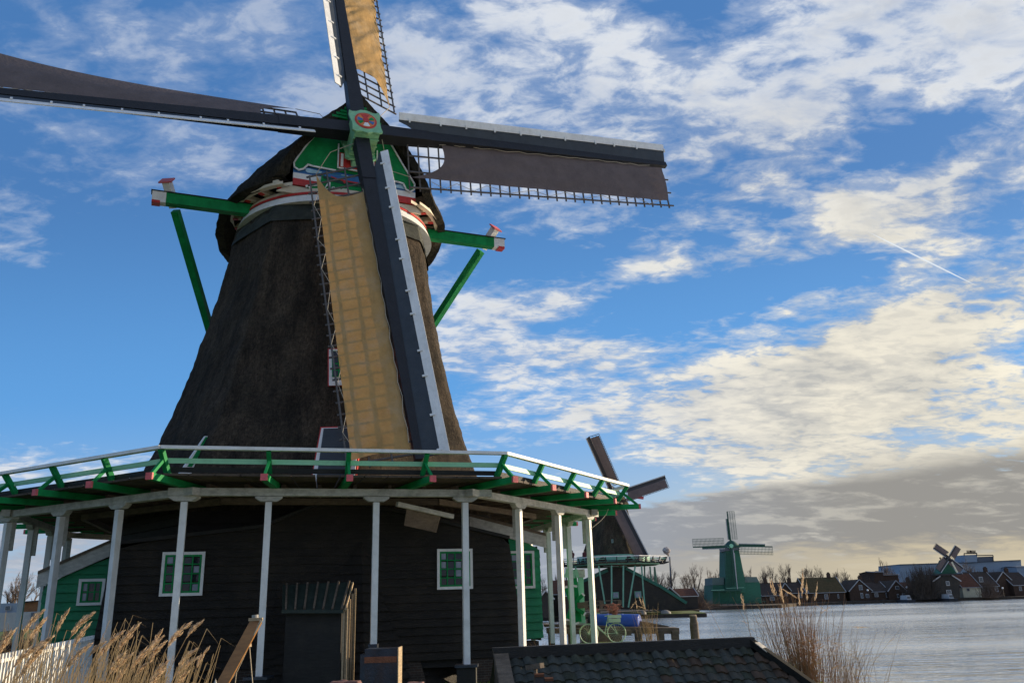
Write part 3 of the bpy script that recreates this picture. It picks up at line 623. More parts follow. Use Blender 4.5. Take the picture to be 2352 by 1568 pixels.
# posts with bolsters
POSTS=[(20,0),(150,1/3),(280,2/3),(435,1),(655,1.27),(870,1.635),(1046,1.955),(1170,2.31),(1265,2.655),(1341,2.965),(0,3.33),(0,3.66),(0,4.0),(0,4.33),(0,4.66),(0,5),(0,5.5),(0,6),(0,6.33),(0,6.66),(0,7),(0,7.33),(0,7.66)]
PBOT={1.27:-1.66,1.635:-1.06,1.955:-1.62,2.31:-1.50,2.655:-1.63,2.965:-1.68}
for px_,k in POSTS:
    p=oc(10.4,k,2.89); o=odir(k); zb=PBOT.get(k,-1.72)
    sidev=(oc(10.4,math.floor(k+1e-6)+1,0)-oc(10.4,math.floor(k+1e-6),0)).normalized()
    b=MB(); b.beam(V((p.x,p.y,zb)),V((p.x,p.y,2.74)),.17,.17,up=sidev); ps=b.build('stage_post',M['white'],MILL)
    b=MB(); b.prism([p-sidev*.36-o*.10,p+sidev*.36-o*.10,p+sidev*.36-o*.10-UP*.04,p+sidev*.22-o*.10-UP*.13,p-sidev*.22-o*.10-UP*.13,p-sidev*.36-o*.10-UP*.04],o*.2); b.build('bolster',M['weatherwhite'],ps)
    if k>2.2 or k<.5:
        b=MB(); inw=V((AX.x-p.x,AX.y-p.y,0)).normalized()
        b.beam(V((p.x,p.y,1.9))+inw*.14,V((p.x,p.y,2.85))+inw*.14,.14,.12,up=sidev); b.build('post_cheek',M['weatherwhite'],ps)
# pedestals under the posts (things of their own)
PED=[(1.27,.62,'low black timber footing under the white post beside the outhouse'),(1.955,.62,'tall black boxed footing with flat lid, left of the tiled roof'),(2.655,.62,'black footing of the white post next to the stage corner post'),(2.965,.75,'low black footing at the far right corner post of the stage'),(1,.6,'black footing under the white post behind the foreground reeds'),(2.31,.6,'black footing of the white post above the left end of the tiled ridge')]
for k,wd,lb in PED:
    p=oc(10.4,k,0); zt=PBOT.get(k,-1.72)
    b=MB(); b.abox(p.x-wd*.42,p.x+wd*.42,p.y-wd*.42,p.y+wd*.42,-2.5,zt-.07); f=b.build('post_footing',M['black'],None,loc=(p.x,p.y,-2.4)); tag(f,lb,'footing','footings under the stage posts')
    b=MB(); b.abox(p.x-wd*.5,p.x+wd*.5,p.y-wd*.5,p.y+wd*.5,zt-.07,zt-.004); b.build('footing_lid',M['metal'],f)
# tower openings ------------------------------------------------
FA=270.5
fn=V((math.cos(R(FA)),math.sin(R(FA)),0)); ft=V((-fn.y,fn.x,0))
def fpt(x,y,z_guess,off=.0): # point on the front facet under a sight line (iterated: the facet is battered)
    z=z_guess
    for _ in range(12):
        ap=prof(z)/.985*math.cos(R(22.5))*.88+prof(z)*.955*.12+off
        P=V((AX.x,AX.y,0))+fn*ap; q=hit(x,y,P,fn); z=q.z
    return q
def panel(b,q,th,m=0,nv=None):
    nv=nv or fn; b.prism(q,nv*th,m)
# window on the facet
a=fpt(753,800,9); c=fpt(753,886,7.5); wv=ft*1.05
wn=MB(); sill=c+(a-c)*.22
wn.prism([c,c+wv,a+wv,a],fn*-.4,0); win=wn.build('tower_window',M['red'],MILL)
b=MB(); b.prism([c+ft*.05+fn*.02,c+wv-ft*.05+fn*.02,a+wv-ft*.05+fn*.02-UP*.05,a+ft*.05+fn*.02-UP*.05],fn*.03); b.build('window_surround',M['white'],win)
g0=sill+ft*.16+fn*.06; gw=ft*.73; gh=(a-UP*.12+fn*.06)-(sill+fn*.06)
b=MB(); b.prism([g0,g0+gw,g0+gw+gh,g0+gh],fn*.03); b.build('sash',M['green'],win)
b=MB(); 
for i in range(3):
    for j in range(4):
        q=g0+gw*((i+.12)/3)+gh*((j+.1)/4)+fn*.035; b.prism([q,q+gw*.25,q+gw*.25+gh*.2,q+gh*.2],fn*.006)
b.build('pane',M['glass'],win)
# door
a=fpt(736,980,6); c=fpt(722,1085,4.6); a=V((a.x,a.y,a.z)); wv=ft*1.35
c=V((a.x-.12,a.y-.75,3.36))
b=MB(); b.prism([c,c+wv+ft*.1,a+wv,a],fn*-.5); door=b.build('tower_door',M['red'],MILL)
b=MB(); b.prism([c+ft*.05+fn*.03,c+wv+ft*.05+fn*.03,a+wv-ft*.05+fn*.03-UP*.05,a+ft*.05+fn*.03-UP*.05],fn*.04); b.build('door_surround',M['white'],door)
b=MB(); b.prism([c+ft*.22+fn*.09,c+wv-ft*.15+fn*.09,a+wv-ft*.13+fn*.09-UP*.08,a+ft*.13+fn*.09-UP*.08],fn*.02); b.build('door_leaf',M['slate'],door)
# small side window, seen edge-on on the left facet: a projecting white-cheeked dormer frame
FB=225.5; f2=V((math.cos(R(FB)),math.sin(R(FB)),0)); t2=V((-f2.y,f2.x,0))
def f2p(s,z,off): 
    ap=prof(z)/.985*math.cos(R(22.5))*.88+prof(z)*.955*.12+off; return V((AX.x,AX.y,0))+f2*ap+t2*s+UP*z
s0=2.0
b=MB(); b.prism([f2p(s0,3.7,.36),f2p(s0,5.45,-.04),f2p(s0,5.45,-.3),f2p(s0,3.7,-.2)],t2*.10); sd=b.build('side_window',M['white'],MILL)
b=MB(); b.prism([f2p(s0+.102,4.4,.10),f2p(s0+.102,5.42,-.06),f2p(s0+.102,5.42,-.2),f2p(s0+.102,4.4,-.05)],t2*.02); b.build('cheek_trim',M['green'],sd)
# doorstep ledge behind the rails: white/red skirting round the tower foot
b=MB()
for k in range(8):
    a0,a1=C0+45*k,C0+45*(k+1); b.beam(pol(prof(3.4)+.05,a0,3.5),pol(prof(3.4)+.05,a1,3.5),.06,.14)
b.build('foot_board',M['white'],MILL)
# hanging beam of the hoist under the stage, right
ha,hb_=at(912,1157,24.6),at(1040,1186,26.0)
b=MB(); b.beam(ha,hb_,.12,.13); b.build('hoist_beam',M['weatherwhite'],MILL)
b=MB(); q0,q1,q2,q3=at(935,1160,24.9),at(1012,1178,25.8),at(1000,1222,25.8),at(928,1206,24.9); b.prism([q0,q1,q2,q3],V((.02,.08,0))); b.build('hoist_board',M['wood'],MILL)
# ================================================================= BLACK WEATHERBOARDED MILL BARN
WA=285.8; wnv=V((math.cos(R(WA)),math.sin(R(WA)),0)); wt=V((-wnv.y,wnv.x,0))
PP=7.25
WP=V((AX.x,AX.y,0))+wnv*PP
def wloc(x,y,P=WP):
    q=hit(x,y,P,wnv); return ((q-P).dot(wt),q.z)
def wpt(s,z,off=0,P=WP): return V((P.x,P.y,0))+wt*s+UP*z+wnv*off
def xrange(poly,z):
    xs=[]
    for (x0,z0),(x1,z1) in zip(poly,poly[1:]+poly[:1]):
        if (z0-z)*(z1-z)<=0 and abs(z1-z0)>1e-6: xs.append(x0+(x1-x0)*(z-z0)/(z1-z0))
    return (min(xs),max(xs)) if len(xs)>=2 else None
def boards(b,poly,bh,P,th=.035,seed=1,nose=.03):
    z0=min(p[1] for p in poly); z1=max(p[1] for p in poly); z=z0; rr=random.Random(seed)
    while z<z1-.01:
        zt=min(z+bh,z1-.005); lo_=xrange(poly,z+.003); hi=xrange(poly,zt-.003)
        if lo_ and hi:
            o0=nose+rr.uniform(-.006,.006); 
            b.hexa([wpt(lo_[0],z,-.05,P),wpt(lo_[1],z,-.05,P),wpt(lo_[1],z,o0+.012,P),wpt(lo_[0],z,o0+.012,P),wpt(hi[0],zt,-.05,P),wpt(hi[1],zt,-.05,P),wpt(hi[1],zt,o0-nose,P),wpt(hi[0],zt,o0-nose,P)][0:8])
        z+=bh
BLK=[wloc(205,1480),wloc(262,1252),wloc(600,1213),wloc(760,1150),wloc(925,1180),wloc(1168,1238),wloc(1207,1484)]
zb=-1.62; BLK[0]=(BLK[0][0],zb); BLK[-1]=(BLK[-1][0],zb)
BARN=thing('mill_barn','black tarred weatherboard barn with low roof under the windmill stage, white-framed windows','barn',wpt(0,-2.4))
b=MB(); boards(b,BLK,.235,WP,seed=3); b.build('front_wall',M['barn'],BARN)
b=MB() # side walls, running back to the drum
L0,L1=BLK[0],BLK[1]; R1_,R0_=BLK[-2],BLK[-1]
b.quad(wpt(*L0,-.02),wpt(*L1,-.02),wpt(L1[0],L1[1],-9),wpt(L0[0],L0[1],-9)); b.build('side_wall',M['barn'],BARN); b=MB(); b.quad(wpt(*R0_,-.02),wpt(*R1_,-.02),wpt(R1_[0],R1_[1],-2.5),wpt(R0_[0],R0_[1],-2.5)); b.build('side_wall',M['barn'],BARN)
b=MB()
for (p,q) in ((1,2),(2,3),(3,4),(4,5)):
    b.prism([wpt(*BLK[p],.16),wpt(*BLK[q],.16),wpt(BLK[q][0],BLK[q][1]+.10,.16),wpt(BLK[p][0],BLK[p][1]+.10,.16)],wnv*-2.6)
b.build('roof_edge',M['black'],BARN)
def window(x0,y0,x1,y1,x2,y2,x3,y3,P,parent,nx,ny,off=.05,curtain=True,vis=(0,1)):
    # corners given top-left, top-right, bottom-right, bottom-left
    A=[wloc(x0,y0,P),wloc(x1,y1,P),wloc(x2,y2,P),wloc(x3,y3,P)]
    s0=(A[0][0]+A[3][0])/2; s1=(A[1][0]+A[2][0])/2; z1=(A[0][1]+A[1][1])/2; z0=(A[2][1]+A[3][1])/2
    b=MB(); W=.08
    b.prism([wpt(s0,z0,off,P),wpt(s1,z0,off,P),wpt(s1,z0+W,off,P),wpt(s0,z0+W,off,P)],wnv*.04); b.prism([wpt(s0,z1-W,off,P),wpt(s1,z1-W,off,P),wpt(s1,z1,off,P),wpt(s0,z1,off,P)],wnv*.04)
    b.prism([wpt(s0,z0+W,off,P),wpt(s0+W,z0+W,off,P),wpt(s0+W,z1-W,off,P),wpt(s0,z1-W,off,P)],wnv*.04); b.prism([wpt(s1-W,z0+W,off,P),wpt(s1,z0+W,off,P),wpt(s1,z1-W,off,P),wpt(s1-W,z1-W,off,P)],wnv*.04)
    fr=b.build('window',M['white'],parent)
    a0,a1,c0,c1=s0+W,s1-W,z0+W,z1-W; b=MB(); g=.055
    def bar(p,q,r,t): b.prism([wpt(p,r,off-.005,P),wpt(q,r,off-.005,P),wpt(q,t,off-.005,P),wpt(p,t,off-.005,P)],wnv*.03)
    bar(a0,a0+g,c0,c1); bar(a1-g,a1,c0,c1); bar(a0+g,a1-g,c0,c0+g); bar(a0+g,a1-g,c1-g,c1)
    for i in range(1,nx):
        x=a0+(a1-a0)*i/nx; bar(x-.018,x+.018,c0+g,c1-g)
    for j in range(1,ny):
        z=c0+(c1-c0)*j/ny
        for i in range(nx): 
            xa=a0+(a1-a0)*i/nx+(.018 if i else g); xb=a0+(a1-a0)*(i+1)/nx-(.018 if i<nx-1 else g); bar(xa,xb,z-.015,z+.015)
    b.build('sash',M['green'],fr)
    b=MB(); b.prism([wpt(a0,c0,off-.02,P),wpt(a1,c0,off-.02,P),wpt(a1,c1,off-.02,P),wpt(a0,c1,off-.02,P)],wnv*.008); b.build('pane',M['glass'],fr)
    if curtain:
        rr=random.Random(int(x0))
        for i in range(nx):
            for j in range(ny):
                if rr.random()<.3:
                    b=MB()
                    xa=a0+(a1-a0)*(i+.12)/nx+.01; xb=a0+(a1-a0)*(i+.88)/nx-.01; za=c0+(c1-c0)*(j+.12)/ny; zb_=c0+(c1-c0)*(j+.88)/ny
                    b.prism([wpt(max(xa,a0+g),max(za,c0+g),off-.011,P),wpt(min(xb,a1-g),max(za,c0+g),off-.011,P),wpt(min(xb,a1-g),min(zb_,c1-g),off-.011,P),wpt(max(xa,a0+g),min(zb_,c1-g),off-.011,P)],wnv*.003); b.build('curtain',M['curtain'],fr)
    return fr
window(376,1267,474,1267,463,1368,364,1368,WP,BARN,4,4)
window(1002,1261,1083,1259,1086,1351,1004,1354,WP,BARN,4,4)
# brick piers beneath
for nm,x0,y0,x1,lb in (('brick_pier',916,1499,966,'dark brick pier under the barn right of the steel cabinet'),('brick_pier',524,1516,610,'broad dark brick pier under the barn behind the leaning spar'),('brick_pier',1062,1492,1160,'low brick pier under the barn just left of the tiled roof')):
    s0,z=wloc(x0,y0); s1,_=wloc(x1,y0); z=min(z,zb-.01)
    b=MB(); b.hexa([wpt(s0-.02,-2.45,.10),wpt(s1+.22,-2.45,.10),wpt(s1+.22,-2.45,-.7),wpt(s0-.02,-2.45,-.7),wpt(s0,z,-.02),wpt(s1,z,-.02),wpt(s1,z,-.7),wpt(s0,z,-.7)]); tag(b.build(nm,M['brick'],None,loc=wpt(s0,-2.4)),lb,'brick pier','brick piers under the black barn')
b=MB(); b.prism([wpt(BLK[0][0]+.1,zb,-.12),wpt(BLK[-1][0]-.1,zb,-.12),wpt(BLK[-1][0]-.1,zb-.22,-.12),wpt(BLK[0][0]+.1,zb-.22,-.12)],wnv*-.15); b.build('sill_beam',M['black'],BARN)
b=MB(); b.prism([wpt(BLK[0][0]+.3,zb-.2,-1.6),wpt(BLK[-1][0]-.5,zb-.2,-1.6),wpt(BLK[-1][0]-.5,-2.5,-1.6),wpt(BLK[0][0]+.3,-2.5,-1.6)],wnv*-.1); b.build('plinth_wall',M['black'],BARN)
# ================================================================= GREEN BARN behind it
PG=V((AX.x,AX.y,0))+wnv*5.0
g=lambda x,y:wloc(x,y,PG)
gl0,gl1,gr0,gr1=g(92,1335),g(255,1262),g(1076,1200),g(1243,1243)
GB=thing('green_barn','green weatherboarded barn with wide grey-white barge boards showing either side of the black one','barn',wpt(0,-2.4,0,PG))
sl_l=(gl1[1]-g(140,1312)[1])/(gl1[0]-g(140,1312)[0]); sl_r=(gr1[1]-gr0[1])/(gr1[0]-gr0[0])
ax=(gr0[1]-gl1[1]+sl_l*gl1[0]-sl_r*gr0[0])/(sl_l-sl_r); az=gl1[1]+sl_l*(ax-gl1[0])
zl=gl1[1]+sl_l*(gl0[0]-gl1[0]); grb=g(1248,1470)
wall=[(gl0[0]+.15,-2.0),(gl0[0]+.1,zl-.15),(gl1[0],gl1[1]-.2),(gr0[0],gr0[1]-.15),(gr1[0]-.08,gr1[1]-.15),(grb[0],g(1248,1470)[1])]
wall=[(p[0],p[1]) for p in wall]
b=MB(); boards(b,wall,.26,PG,seed=5,nose=.05); b.build('front_wall',M['bluegreen'],GB)
b=MB(); b.quad(wpt(wall[0][0],-2.4,-.03,PG),wpt(wall[1][0],wall[1][1],-.03,PG),wpt(wall[1][0],wall[1][1],-14,PG),wpt(wall[0][0],-2.4,-14,PG)); b.build('side_wall',M['bluegreen'],GB); b=MB(); b.quad(wpt(wall[5][0]-.05,wall[5][1],-.06,PG),wpt(wall[4][0]-.05,wall[4][1],-.06,PG),wpt(wall[4][0]-.05,wall[4][1],-6,PG),wpt(wall[5][0]-.05,wall[5][1],-6,PG)); b.build('side_wall',M['bluegreen'],GB)
for (a0,a1) in (((gl0[0]-.05,zl-.02),gl1),(gr0,(gr1[0]+.12,gr1[1]-.02))):
    b=MB(); b.prism([wpt(a0[0],a0[1]-.20,.16,PG),wpt(a1[0],a1[1]-.20,.16,PG),wpt(a1[0],a1[1]+.20,.16,PG),wpt(a0[0],a0[1]+.20,.16,PG)],wnv*-.05); b.build('barge_board',M['weatherwhite'],GB)
    b=MB(); b.prism([wpt(a0[0],a0[1]+.20,.2,PG),wpt(a1[0],a1[1]+.20,.2,PG),wpt(a1[0],a1[1]+.29,.2,PG),wpt(a0[0],a0[1]+.29,.2,PG)],wnv*-6); b.build('roof',M['wood'],GB)
window(184,1329,250,1328,232,1388,176,1391,PG,GB,3,2,off=.08)
window(1150,1266,1225,1264,1227,1350,1152,1352,PG,GB,4,4,off=.08)
for s0,s1,lb in ((wall[5][0]-1.2,wall[5][0]-.15,'brick footing under the right corner of the green barn'),):
    b=MB(); b.prism([wpt(s0,grb[1]-.01,-.02,PG),wpt(s1,grb[1]-.01,-.02,PG),wpt(s1,-2.5,-.02,PG),wpt(s0,-2.5,-.02,PG)],wnv*-.8); tag(b.build('brick_footing',M['brick'],None,loc=wpt(s0,-2.4,0,PG)),lb,'brick footing')
# ================================================================= GROUND AND WATER
WZ=-2.8
def sheet(name,pts,z,m,kind='structure',depth=1.6,seed=1):
    b=MB(); b.prism([V((x,y,z)) for x,y in pts],V((0,0,-depth))); o=b.build(name,M[m],None); tag(o,kind=kind); return o
def wmat():
    m=bpy.data.materials.new('river_water'); m.use_nodes=True; nt=m.node_tree; N=nt.nodes; L=nt.links; b=N['Principled BSDF']
    b.inputs['Base Color'].default_value=(.88,.85,.75,1); b.inputs['Metallic'].default_value=.8; b.inputs['Roughness'].default_value=.2; b.inputs['Specular IOR Level'].default_value=1.0; b.inputs['IOR'].default_value=1.9
    tc=N.new('ShaderNodeTexCoord'); out=None; prev=None
    for sc_,st,dist,strg,det in ((.35,(.35,1,1),.30,1,2),(1.3,(.26,1,1),.52,1,3),(4.2,(.35,1,1),.09,1,3)):
        mp=N.new('ShaderNodeMapping'); mp.inputs['Scale'].default_value=st; mp.inputs['Rotation'].default_value=(0,0,R(8)); L.new(tc.outputs['Object'],mp.inputs[0])
        n=N.new('ShaderNodeTexNoise'); n.inputs['Scale'].default_value=sc_; n.inputs['Detail'].default_value=det; n.inputs['Distortion'].default_value=.4; L.new(mp.outputs[0],n.inputs['Vector'])
        bp=N.new('ShaderNodeBump'); bp.inputs['Strength'].default_value=strg; bp.inputs['Distance'].default_value=dist; L.new(n.outputs[0],bp.inputs['Height'])
        if prev: L.new(prev,bp.inputs['Normal'])
        prev=bp.outputs[0]
    L.new(prev,b.inputs['Normal'])
    n=N.new('ShaderNodeTexNoise'); n.inputs['Scale'].default_value=.06; n.inputs['Detail'].default_value=5; mp=N.new('ShaderNodeMapping'); mp.inputs['Scale'].default_value=(.3,1,1); L.new(tc.outputs['Object'],mp.inputs[0]); L.new(mp.outputs[0],n.inputs['Vector'])
    mr=N.new('ShaderNodeMapRange'); mr.inputs[1].default_value=.35; mr.inputs[2].default_value=.65; mr.inputs[3].default_value=.07; mr.inputs[4].default_value=.24; L.new(n.outputs[0],mr.inputs[0]); L.new(mr.outputs[0],b.inputs['Roughness']); return m
M['water']=wmat()
b=MB(); b.quad((-3500,-300,WZ),(4500,-300,WZ),(4500,5500,WZ),(-3500,5500,WZ)); tag(b.build('river',M['water'],None),kind='structure')
# the yard the mill stands on
YARD=[(-3000,-60),(9,-60),(7.5,5),(6.8,14),(7.6,20),(8.2,27),(7.6,33),(8.4,37),(6,40.5),(-8,46),(-30,52),(-40,400),(-3000,700)]
def gh(x,y):
    t=max(0,min(1,(x+1.5)/5))*max(0,min(1,(y-24)/5)); t=t*t*(3-2*t)
    h=-2.35+.40*t
    if y<15: h=-2.35
    return h+.05*noise.noise(V((x*.6,y*.6,0)))+.02*noise.noise(V((x*2.5,y*2.5,5)))
def inyard(x,y):
    c=False; n=len(YARD)
    for i in range(n):
        (x1,y1),(x2,y2)=YARD[i],YARD[(i+1)%n]
        if (y1>y)!=(y2>y) and x<(x2-x1)*(y-y1)/(y2-y1)+x1: c=not c
    return c
def edge(y):   # eastern shoreline
    E_=[(-60,9),(5,7.5),(14,6.8),(20,7.6),(27,8.2),(33,7.6),(37,8.4),(41,5.2),(42.5,0),(45,-9)]
    for (a,xa),(b_,xb) in zip(E_,E_[1:]):
        if y<=b_: return xa+(xb-xa)*(y-a)/(b_-a)
    return -9
def yard(u,v):
    y=-20+65*u; e=edge(y)+.35*noise.noise(V((0,y*.5,0))); w_=v; 
    x=e-60*(1-w_)**2; z=gh(x,y)
    if v>.97: z-=.55*(v-.97)/.03*1.2; x+=.1
    return V((x,y,z if v<1 else -3.2))
b=MB(); b.grid(yard,130,110); tag(b.build('yard_ground',M['grass'],None,smooth=True),kind='structure')
sheet('west_ground',[(-3000,-60),(-50.5,-60),(-50.5,45.5),(-33,55),(-42,420),(-3000,700)],-2.38,'grass')
sheet('north_bank_ground',[(-51,44.5),(-9,44.5),(-22,49),(-34,56)],-2.39,'grass')
# the island the black mill stands on, and the long far bank
MZ=-2.15
def bx(x,Y_): return at(x,1395,Y_).x
isl=[(1210,123),(1500,120.5),(1620,117)]
sheet('mill_island',[(-60,126)]+[(bx(x,y),y+.4) for x,y in isl]+[(bx(1618,122),122),(bx(1600,131),131),(bx(1590,139),139),(-60,141)],-2.3,'grass')
sheet('mill_island_soil',[(-60,125.6)]+[(bx(x,y),y) for x,y in isl[:2]]+[(bx(1622,116.7),116.7),(bx(1622,121),121),(bx(1500,124),124),(-60,130)],-2.36,'soil')
sheet('shed_bank_ground',[(24,140.2),(bx(1606,140.2),140.2),(bx(1604,166),166),(bx(1606,170),170),(bx(1796,170),170),(bx(1800,176),176),(bx(1830,184),184),(bx(1900,188),188),(bx(2050,190),190),(bx(2360,192),192),(600,215),(3500,700),(3500,5000),(-3000,5000),(-3000,700),(-800,260),(-60,175),(-61,141.6),(24,141.6)],-2.25,'soil')
# grass blades on the yard where it shows
def blades(name,n,fx,hmin,hmax,m,lean=.25,w=.012,label=None,cat=None,kind='stuff',seed=3,zf=None):
    rr=random.Random(seed); b=MB()
    for _ in range(n):
        x,y=fx(rr)
        if x is None: continue
        z=(zf or gh)(x,y)-.02; h=rr.uniform(hmin,hmax); a=rr.uniform(0,2*PI); d=V((math.cos(a),math.sin(a),0)); l=V((rr.uniform(-1,1),rr.uniform(-1,1),0))*lean*h
        p=V((x,y,z)); m1=p+UP*h*.55+l*.35; t=p+UP*h+l
        i=len(b.v); b.v+=[p-d*w,p+d*w,m1+d*w*.7,m1-d*w*.7,t]; b.f+=[(i,i+1,i+2,i+3),(i+3,i+2,i+4)]; b.m+=[0,0]
    o=b.build(name,M[m],None); tag(o,label,cat,None,kind); return o
blades('grass',26000,lambda r:(r.uniform(-8,8) if True else 0, r.uniform(22,38)),.04,.13,'leafgrass',.5,.012,'short green grass growing on the mill yard','grass',seed=4,zf=gh)
# ================================================================= REEDS
def reed(name,h,lean,curve,seed,parent_label=None,thick=.0055,plen=.26,pw=.05):
    rr=random.Random(seed); b=MB(); n=9; pts=[]
    for i in range(n+1):
        t=i/n; pts.append(V((lean*h*t+curve*h*t*t*t,0,h*t)))
    b.tube(pts,[thick*(1-.55*i/n) for i in range(n+1)],5)
    for j in range(rr.randint(2,4)):  # dry leaves
        t=rr.uniform(.25,.8); k=int(t*n); p=pts[k]; a=rr.uniform(0,2*PI); d=V((math.cos(a),math.sin(a)*.6,0)); l=rr.uniform(.15,.35); w_=.006
        q=[p,p+d*l*.4+UP*l*.5,p+d*l*.8+UP*l*.45,p+d*l*1.05+UP*l*.1]; s_=V((-d.y,d.x,0))*w_
        for c1,c2,f1,f2 in zip(q,q[1:],(1,1,.7),(1,.7,.1)): b.quad(c1-s_*f1,c1+s_*f1,c2+s_*f2,c2-s_*f2)
    st=b.build(name,M['reed'],None)
    b=MB(); tip=pts[-1]; d=(pts[-1]-pts[-2]).normalized(); axis=[tip-d*plen*.25]
    for i in range(7): axis.append(axis[-1]+d*plen/6); d=(d+V((.10*(1 if curve>=0 else -1),0,-.05))).normalized()
    for _ in range(120):
        t=rr.random(); i=min(int(t*6),5); p=axis[i].lerp(axis[i+1],t*6-i); dd=(axis[i+1]-axis[i]).normalized()
        r=pw*(.35+1.0*math.sin(PI*min(1,t*.9+.12))); a=rr.uniform(0,2*PI); o=dd.orthogonal().normalized(); o=Matrix.Rotation(a,3,dd)@o
        e=p+o*r*rr.uniform(.3,1)+dd*rr.uniform(.02,.06)-UP*r*.3; s_=dd.cross(o)*.0035
        b.quad(p-s_*.6,p+s_*.6,e+s_,e-s_)
        b.quad(e-s_*1.2,e+s_*1.2,e+dd*.018+s_*.5,e+dd*.018-s_*.5)
    pl=b.build('plume',M['plume'],None); pl.parent=st; return st
protos=[reed('reed',1.9,ln,cv,i,plen=pl*.72,pw=pw*.62) for i,(ln,cv,pl,pw) in enumerate(((.10,.10,.26,.035),(.16,.12,.30,.04),(.05,.16,.24,.034),(.22,.08,.28,.038),(.12,.2,.22,.03),(-.03,.08,.25,.036)))]
# plume tips as they stand in front of the posts (photo x, y, distance, how tall the visible part)
RP=[(48,1395,7.2),(40,1440,6.6),(20,1470,6.2),(100,1412,7.8),(118,1440,7.2),(135,1395,8.2),(160,1400,7.6),(187,1425,7.4),(95,1465,6.4),(60,1490,6.6),(205,1455,8.0),(225,1470,8.5),(247,1440,7.8),(300,1428,7.0),(288,1482,6.6),(328,1455,8.0),(322,1500,7.5),(352,1440,8.3),(368,1462,7.4),(385,1425,7.6),(400,1500,7.1),(375,1525,6.5),(425,1408,7.2),(455,1480,8.2),(410,1480,8.3),(318,1475,6.9),(258,1490,6.9),(150,1475,6.9),(12,1420,8.0),(270,1520,7.2),(350,1510,6.8),(445,1525,7.6)]
used=set()
POSW=['first','second','third']
for i,(x,y,Y_) in enumerate(RP):
    q=at(x,y+24,Y_); pi_=i%6; pr=protos[pi_]
    if pi_ in used: r_=copy_tree(pr)
    else: r_=pr; used.add(pi_)
    ln,cv=((.10,.10),(.16,.12),(.05,.16),(.22,.08),(.12,.2),(-.03,.08))[pi_]
    s_=(q.z+2.35)/1.98; s_=max(.6,s_)
    sw=random.Random(i+50).uniform(.75,1.15); r_.scale=(sw,sw,s_); r_.rotation_euler=(0,0,random.Random(i).uniform(-.5,.5))
    r_.location=V((q.x-(ln+cv)*1.9*sw,q.y,-2.35))
    tag(r_,'tall dry reed with a feathery golden plume in the bed at the lower left','reed','plumed reeds at the lower left corner')
# dense dry undergrowth of the reed bed
rr=random.Random(5); b=MB()
for _ in range(470):
    x=430*rr.random()**1.2; Y_=rr.uniform(6.2,10.5); q=at(x,1568,Y_); ht=1505+ (x/470)*50+rr.gauss(0,42); tz=at(x,ht,Y_).z
    p=V((q.x+rr.uniform(-.3,.1),Y_,-2.3)); h=tz+2.3; 
    l=V((rr.uniform(.0,.25),rr.uniform(-.1,.1),0))*h; w_=.0028
    bend=V((rr.uniform(-.05,.22),rr.uniform(-.1,.1),-rr.uniform(0,.2)))*rr.choice((0,.6,1))
    m1=p+l*.4+UP*h*.6; m2=p+l+UP*h; m3=m2+bend; s_=V((w_,0,0))
    b.quad(p-s_,p+s_,m1+s_,m1-s_); b.quad(m1-s_,m1+s_,m2+s_*.8,m2-s_*.8); b.quad(m2-s_*.8,m2+s_*.8,m3+s_*.1,m3-s_*.1)
tag(b.build('reed_bed',M['reed'],None),'dense dry straw-coloured reeds and grass filling the lower left corner','reed bed',kind='stuff')
def clump(name,c,n,hs,spread,matn,seed,label,cat,plumes=14,zb=-2.4,th=.004,lx=.0):
    rr=random.Random(seed); st=MB(); PLS=[]; tops=[]
    for i in range(n):
        a=rr.uniform(0,2*PI); r0_=abs(rr.gauss(0,.33)); p=V((c.x+math.cos(a)*r0_*spread*.5,c.y+math.sin(a)*r0_*spread*.4,zb)); 
        h=hs*(rr.betavariate(3.5,1.6) if i>plumes else rr.uniform(.9,1.04)); out=V((rr.gauss(0,1)*spread*.16+lx*h,rr.gauss(0,.12)*spread,0))*(h/hs)
        pts=[p+out*(t**1.6)+UP*h*t for t in (0,.3,.6,.85,1)]
        if rr.random()<.35: pts.append(pts[-1]+V((rr.uniform(-.12,.12),0,-rr.uniform(0,.1))))
        st.tube(pts,[th*(1-.15*j) for j in range(len(pts))],3,cap=False); tops.append((pts[-1],(pts[-1]-pts[-2]).normalized(),i))
        if rr.random()<.5:
            k=rr.randint(1,3); a=rr.uniform(0,2*PI); d=V((math.cos(a),math.sin(a)*.5,.4)); l=rr.uniform(.12,.3); s_=V((0,0,.006)); 
            st.quad(pts[k],pts[k]+s_,pts[k]+d*l+s_,pts[k]+d*l); 
    for tp,d,i in tops:
        if i<plumes:
            pl=MB()
            for _ in range(46):
                t=rr.random(); o=V((rr.gauss(0,1),rr.gauss(0,1),rr.gauss(0,.4))).normalized()*.030*rr.random()*math.sin(PI*min(1,t+.15)); e=tp+d*(t*.34-.1)+o; s_=V((.0045,0,.002))
                pl.quad(e-s_,e+s_,e+s_*.6+d*.04,e-s_*.6+d*.04)
            PLS.append(pl)
    o=st.build(name,M[matn],None,loc=V((c.x,c.y,zb))); tag(o,label,cat)
    for pl in PLS: pl.build('plume',M['plume'],o)
    return o
c=at(1845,1568,16.5); clump('reed_clump',V((c.x,16.5,0)),430,(at(1800,1352,16.5).z+2.4),2.15,'redreed',11,'tall bushy reed clump with pale plumes standing against the water','reed clump',13,th=.0055)
c=at(1935,1568,17.2); clump('reed_clump',V((c.x,17.2,0)),200,(at(1900,1440,17.2).z+2.4),2.3,'reed',12,'thinner dry grass clump leaning right beside the tall reeds','reed clump',2,lx=.12,th=.004)
